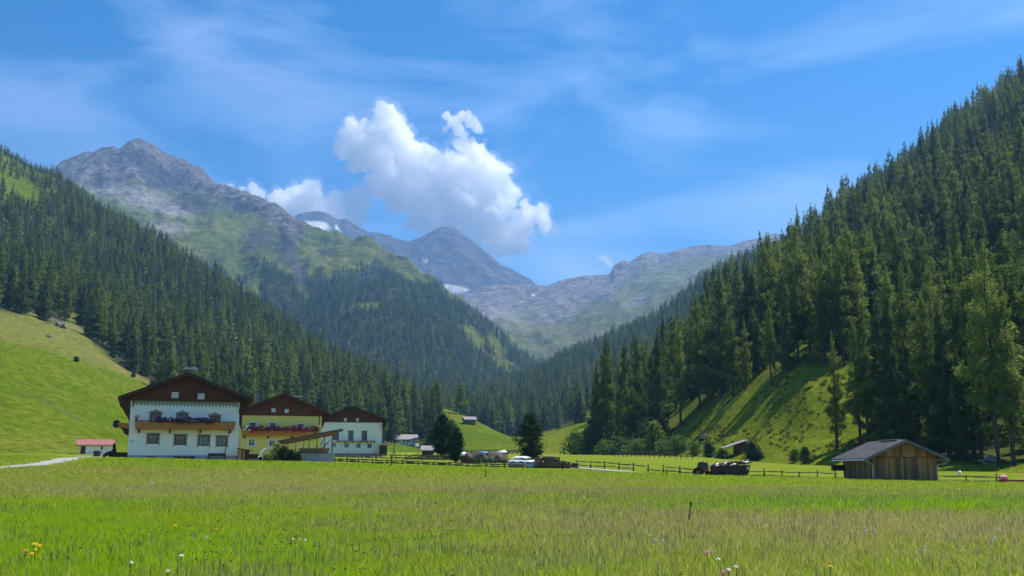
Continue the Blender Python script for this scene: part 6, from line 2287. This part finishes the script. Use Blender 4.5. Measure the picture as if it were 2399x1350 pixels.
def flower_proto(seed, n, hgt, rad, size, mat):
    mb = MB()
    r = random.Random(seed)
    for i in range(n):
        a, q = r.random() * 6.28, rad * math.sqrt(r.random())
        z = hgt * r.uniform(0.75, 1.15)
        s = size * r.uniform(0.7, 1.3)
        mb.blob((q * math.cos(a), q * math.sin(a), z), (s, s, s * 0.8), i, 0.3, 6, 4)
    V = np.array(mb.v)
    F = np.array([f if len(f) == 4 else (*f, f[-1]) for f in mb.f if len(f) == 4])
    return V, F, mat


for name, mat, lab, dens, hgt, size, ctr, nper in (
        ("clover_flowers", "clover_purple", "purple clover heads scattered through the near left meadow", 1.4, 0.32, 0.015, [(-4.5, 19, 4.0, 5.0), (-1.5, 17, 2.5, 3.0), (-6.5, 25, 3.5, 4)], 5),
        ("meadow_flowers", "flower_white", "tiny white flowers scattered through the meadow", 0.35, 0.36, 0.022, [(-4.2, 16, 1.5, 2.0), (-17, 45, 6, 8), (6, 17, 3, 3)], 3),
        ("buttercups", "flower_yellow", "tiny yellow flowers scattered through the meadow", 0.3, 0.36, 0.022, [(-6, 19, 2.5, 3), (9.5, 25, 2, 2), (4.5, 16, 1, 1)], 3)):
    pts, px = meadow_points(rng, 11, 50, dens)
    w = sum(np.exp(-((pts[:, 0] - cx) / sx) ** 2 - ((pts[:, 1] - cy_) / sy) ** 2) for cx, cy_, sx, sy in ctr)
    pts = pts[rng.rand(len(pts)) < np.clip(w, 0.012, 1)]
    n = len(pts)
    tag(gn_scatter(name, [flower_proto(70 + i, nper, hgt, 0.3, size, mat) for i in range(3)], pts, 0.85 + 0.3 * rng.rand(n), rng.rand(n) * 6.28, rng.randint(0, 3, n)), lab, "flowers")


def wild_flower(px, py, size, mat, label, n=7):
    """One flower plant whose heads show singly: stem and flat head of petals."""
    D = 14.0
    for _ in range(30):
        g = meadow.under(px, D).z
        D = (EYE - g - 0.36) * 2434 / max(py - HORIZON, 5)
    q = meadow.under(px, D)
    t = thing("wild_flower", label, "flower", q, px)
    MB().tube([(0, 0, -0.05), (0.01, 0, 0.2), (0.0, 0.01, 0.36)], 0.005, 5).build("stem", "bush_leaves", t)
    mb = MB()
    for i in range(n):
        a = i * 2.4
        rr = size * 0.62 * math.sqrt((i + 0.5) / n)
        mb.blob((rr * math.cos(a), rr * math.sin(a), 0.37 + 0.01 * math.cos(a * 3)), (size * 0.3, size * 0.3, size * 0.16), i, 0.4, 7, 4)
    mb.build("flower_head", mat, t)


for px, py, s, mat, lab in (
        (74, 1271, 0.060, "flower_yellow", "topmost of the yellow flowers clustered at the meadow's left edge"),
        (86, 1275, 0.055, "flower_yellow", "rightmost of the yellow flowers clustered at the meadow's left edge"),
        (78, 1284, 0.040, "flower_yellow", "small middle one of the yellow flowers clustered at the left edge"),
        (54, 1286, 0.045, "flower_yellow", "leftmost of the yellow flowers clustered at the meadow's left edge"),
        (68, 1293, 0.045, "flower_yellow", "lowest bright one of the yellow flowers clustered at the left edge"),
        (407, 1229, 0.050, "flower_yellow", "single yellow flower in the left middle of the near meadow"),
        (420, 1297, 0.045, "flower_white", "brightest white flower in the near left meadow"),
        (304, 1313, 0.035, "flower_white", "white flower left of the brightest white one"),
        (388, 1332, 0.035, "flower_white", "white flower below the brightest white one"),
        (1659, 1289, 0.060, "flower_pink", "large pale pink flower head below the leaning stake"),
        (1686, 1305, 0.040, "flower_white", "flat white flower just right of the large pale pink head"),
        (1726, 1322, 0.040, "flower_white", "flat white flower, right one of the pair near the bottom edge"),
        (1710, 1329, 0.040, "flower_white", "flat white flower, middle one near the bottom edge"),
        (1695, 1334, 0.05, "flower_pink", "pale pink flat flower near the bottom edge"),
        (1610, 1346, 0.050, "flower_yellow", "single yellow flower cut by the bottom edge"),
        (1950, 1322, 0.045, "flower_yellow", "yellow flower on the right near the bottom edge")):
    wild_flower(px, py, s, mat, lab)


# ------------------------------------------------------------------ clouds behind the peaks
def cloud_mat(name, dens):
    m = bpy.data.materials.new(name)
    m.use_nodes = True
    n, l = m.node_tree.nodes, m.node_tree.links
    n.clear()
    o = n.new("ShaderNodeOutputMaterial")
    v = n.new("ShaderNodeVolumePrincipled")
    v.inputs["Color"].default_value = (1, 1, 1, 1)
    v.inputs["Density"].default_value = dens
    v.inputs["Density Attribute"].default_value = ""
    v.inputs["Anisotropy"].default_value = 0.3
    l.new(v.outputs[0], o.inputs["Volume"])
    MATS[name] = m


CLOUD_DENSITY = 0.011
cloud_mat("cloud_vapour", CLOUD_DENSITY)
cloud_mat("cloud_fringe", 0.0011)
CLOUD_D = 10800.0


def make_cloud(label, puffs, seed, voxel=24.0, thick=0.85, rough=1.0):
    """Puffs (px, py, radius in photograph pixels) joined into one billowing body."""
    bm = bmesh.new()
    r = random.Random(seed)
    k = CLOUD_D / 2434.0
    for px, py, rad in puffs:
        c = PV(px, py, CLOUD_D)
        c.y += r.uniform(-0.5, 0.5) * rad * k * thick
        mt = Matrix.Translation(c) @ Matrix.Diagonal((1, thick, 1, 1))
        bmesh.ops.create_icosphere(bm, subdivisions=2, radius=rad * k, matrix=mt)
    me = bpy.data.meshes.new("cloud")
    bm.to_mesh(me)
    bm.free()
    o = link("cloud", me)
    md = o.modifiers.new("union", "REMESH")
    md.mode = "VOXEL"
    md.voxel_size = voxel
    dg = bpy.context.evaluated_depsgraph_get()
    me2 = bpy.data.meshes.new_from_object(o.evaluated_get(dg))
    o.modifiers.clear()
    o.data = me2
    bpy.data.meshes.remove(me)
    n = len(me2.vertices)
    co = np.empty(n * 3, np.float32)
    me2.vertices.foreach_get("co", co)
    co = co.reshape(-1, 3).astype(float)
    no = np.empty(n * 3, np.float32)
    me2.vertices.foreach_get("normal", no)
    no = no.reshape(-1, 3)
    x, y, z = co.T
    s = seed * 7.7
    bil = lambda f, o_: 1 - 2.2 * np.abs(perlin(x * f + s, y * f - s, z * f + o_))
    d = rough * (95 * bil(0.0032, 1) + 60 * bil(0.0075, 2) + 44 * bil(0.017, 3) + 34 * perlin(x * 0.035, y * 0.035, z * 0.035) + 16 * perlin(x * 0.08, y * 0.08, z * 0.08)) - 80 * rough
    co += no * d[:, None]
    me2.vertices.foreach_set("co", co.astype(np.float32).ravel())
    me2.update()
    md = o.modifiers.new("clean", "REMESH")
    md.mode = "VOXEL"
    md.voxel_size = voxel * 0.7
    bpy.context.view_layer.update()
    dg = bpy.context.evaluated_depsgraph_get()
    me3 = bpy.data.meshes.new_from_object(o.evaluated_get(dg))
    o.modifiers.clear()
    o.data = me3
    bpy.data.meshes.remove(me2)
    me2 = me3
    me2.materials.clear()
    me2.materials.append(MATS["cloud_vapour"])
    me2.polygons.foreach_set("use_smooth", np.ones(len(me2.polygons), bool))
    me2.update()
    # frayed outer vapour
    me4 = me2.copy()
    n = len(me4.vertices)
    co = np.empty(n * 3, np.float32)
    me4.vertices.foreach_get("co", co)
    co = co.reshape(-1, 3).astype(float)
    no = np.empty(n * 3, np.float32)
    me4.vertices.foreach_get("normal", no)
    x, y, z = co.T
    d = np.maximum(rough * (40 + 70 * perlin(x * 0.008 + s, y * 0.008, z * 0.008) + 55 * perlin(x * 0.02, y * 0.02, z * 0.02 + s)), 4.0)
    co += no.reshape(-1, 3) * d[:, None]
    me4.vertices.foreach_set("co", co.astype(np.float32).ravel())
    me4.materials.clear()
    me4.materials.append(MATS["cloud_fringe"])
    me4.update()
    link("fringe", me4, o)
    return tag(o, label, "cloud", "fair-weather clouds over the far peaks")


make_cloud("large white cumulus cloud towering above the pointed blue peak",
           [(830, 318, 40), (812, 340, 24), (860, 350, 46), (905, 290, 32), (900, 265, 18), (925, 282, 22), (918, 325, 44), (900, 375, 44), (850, 380, 26), (955, 370, 42), (905, 425, 44), (920, 465, 34), (950, 440, 46), (1000, 390, 46),
            (1010, 440, 60), (1060, 420, 62), (1100, 375, 44), (1085, 355, 26), (1150, 400, 42), (1120, 450, 62), (1175, 445, 36), (1070, 490, 62), (1020, 500, 44), (990, 515, 30), (1140, 500, 52), (1100, 540, 46), (1170, 545, 42), (1060, 540, 40),
            (1220, 530, 34), (1210, 560, 30), (1245, 500, 22), (1270, 495, 24), (1280, 520, 18), (1230, 490, 12), (1185, 480, 26), (1150, 570, 24), (1040, 470, 60), (960, 410, 30)], 3)
make_cloud("low white cloud bank sitting behind the snow-patched blue peak",
           [(665, 480, 32), (700, 470, 38), (725, 455, 28), (735, 490, 36), (690, 510, 30), (775, 490, 36), (820, 480, 36), (845, 470, 26), (800, 505, 34), (835, 515, 22), (760, 520, 30), (855, 500, 18), (650, 500, 20)], 5)
make_cloud("small torn cloud floating just above the large cumulus", [(1046, 270, 11), (1060, 284, 13), (1080, 274, 12), (1094, 268, 9), (1102, 288, 14), (1118, 300, 9), (1074, 302, 11), (1040, 304, 9), (1090, 316, 8), (1126, 308, 7), (1066, 320, 7)], 8, 16.0, 0.9, 0.45)
make_cloud("small faint cloud puff above the shoulder of the rocky mountain", [(590, 448, 14), (603, 445, 15), (600, 460, 15), (612, 455, 10)], 9, 20.0, 0.7, 0.6)
make_cloud("thin cloud wisp close to the rocky mountain's right ridge", [(530, 443, 8), (545, 440, 9), (558, 440, 8), (570, 446, 7)], 10, 18.0, 0.7, 0.5)
make_cloud("white cloud edge peeping over the rocky mountain's left ridge", [(145, 412, 12), (158, 408, 13), (172, 412, 12), (150, 425, 14), (185, 420, 12)], 11, 20.0, 0.7, 0.4)
make_cloud("tiny cloud wisp above the rocky ridge right of the valley gap", [(1418, 610, 9), (1426, 616, 10), (1430, 624, 8), (1410, 606, 7)], 12, 18.0, 0.7, 0.5)

# ------------------------------------------------------------------ haze: the valley air
hz = bpy.data.materials.new("valley_air")
hz.use_nodes = True
hn, hl = hz.node_tree.nodes, hz.node_tree.links
hn.clear()
ho = hn.new("ShaderNodeOutputMaterial")
hv = hn.new("ShaderNodeVolumePrincipled")
hv.inputs["Color"].default_value = (0.28, 0.56, 1.0, 1)
hv.inputs["Density"].default_value = 9.2e-5
hv.inputs["Density Attribute"].default_value = ""
hv.inputs["Anisotropy"].default_value = 0.35
hl.new(hv.outputs[0], ho.inputs["Volume"])
MATS["valley_air"] = hz
mb = MB()
mb.box(-3900, 3400, -2500, 7250, -9.5, 1690)
tag(mb.build("haze", "valley_air"), kind="stuff")
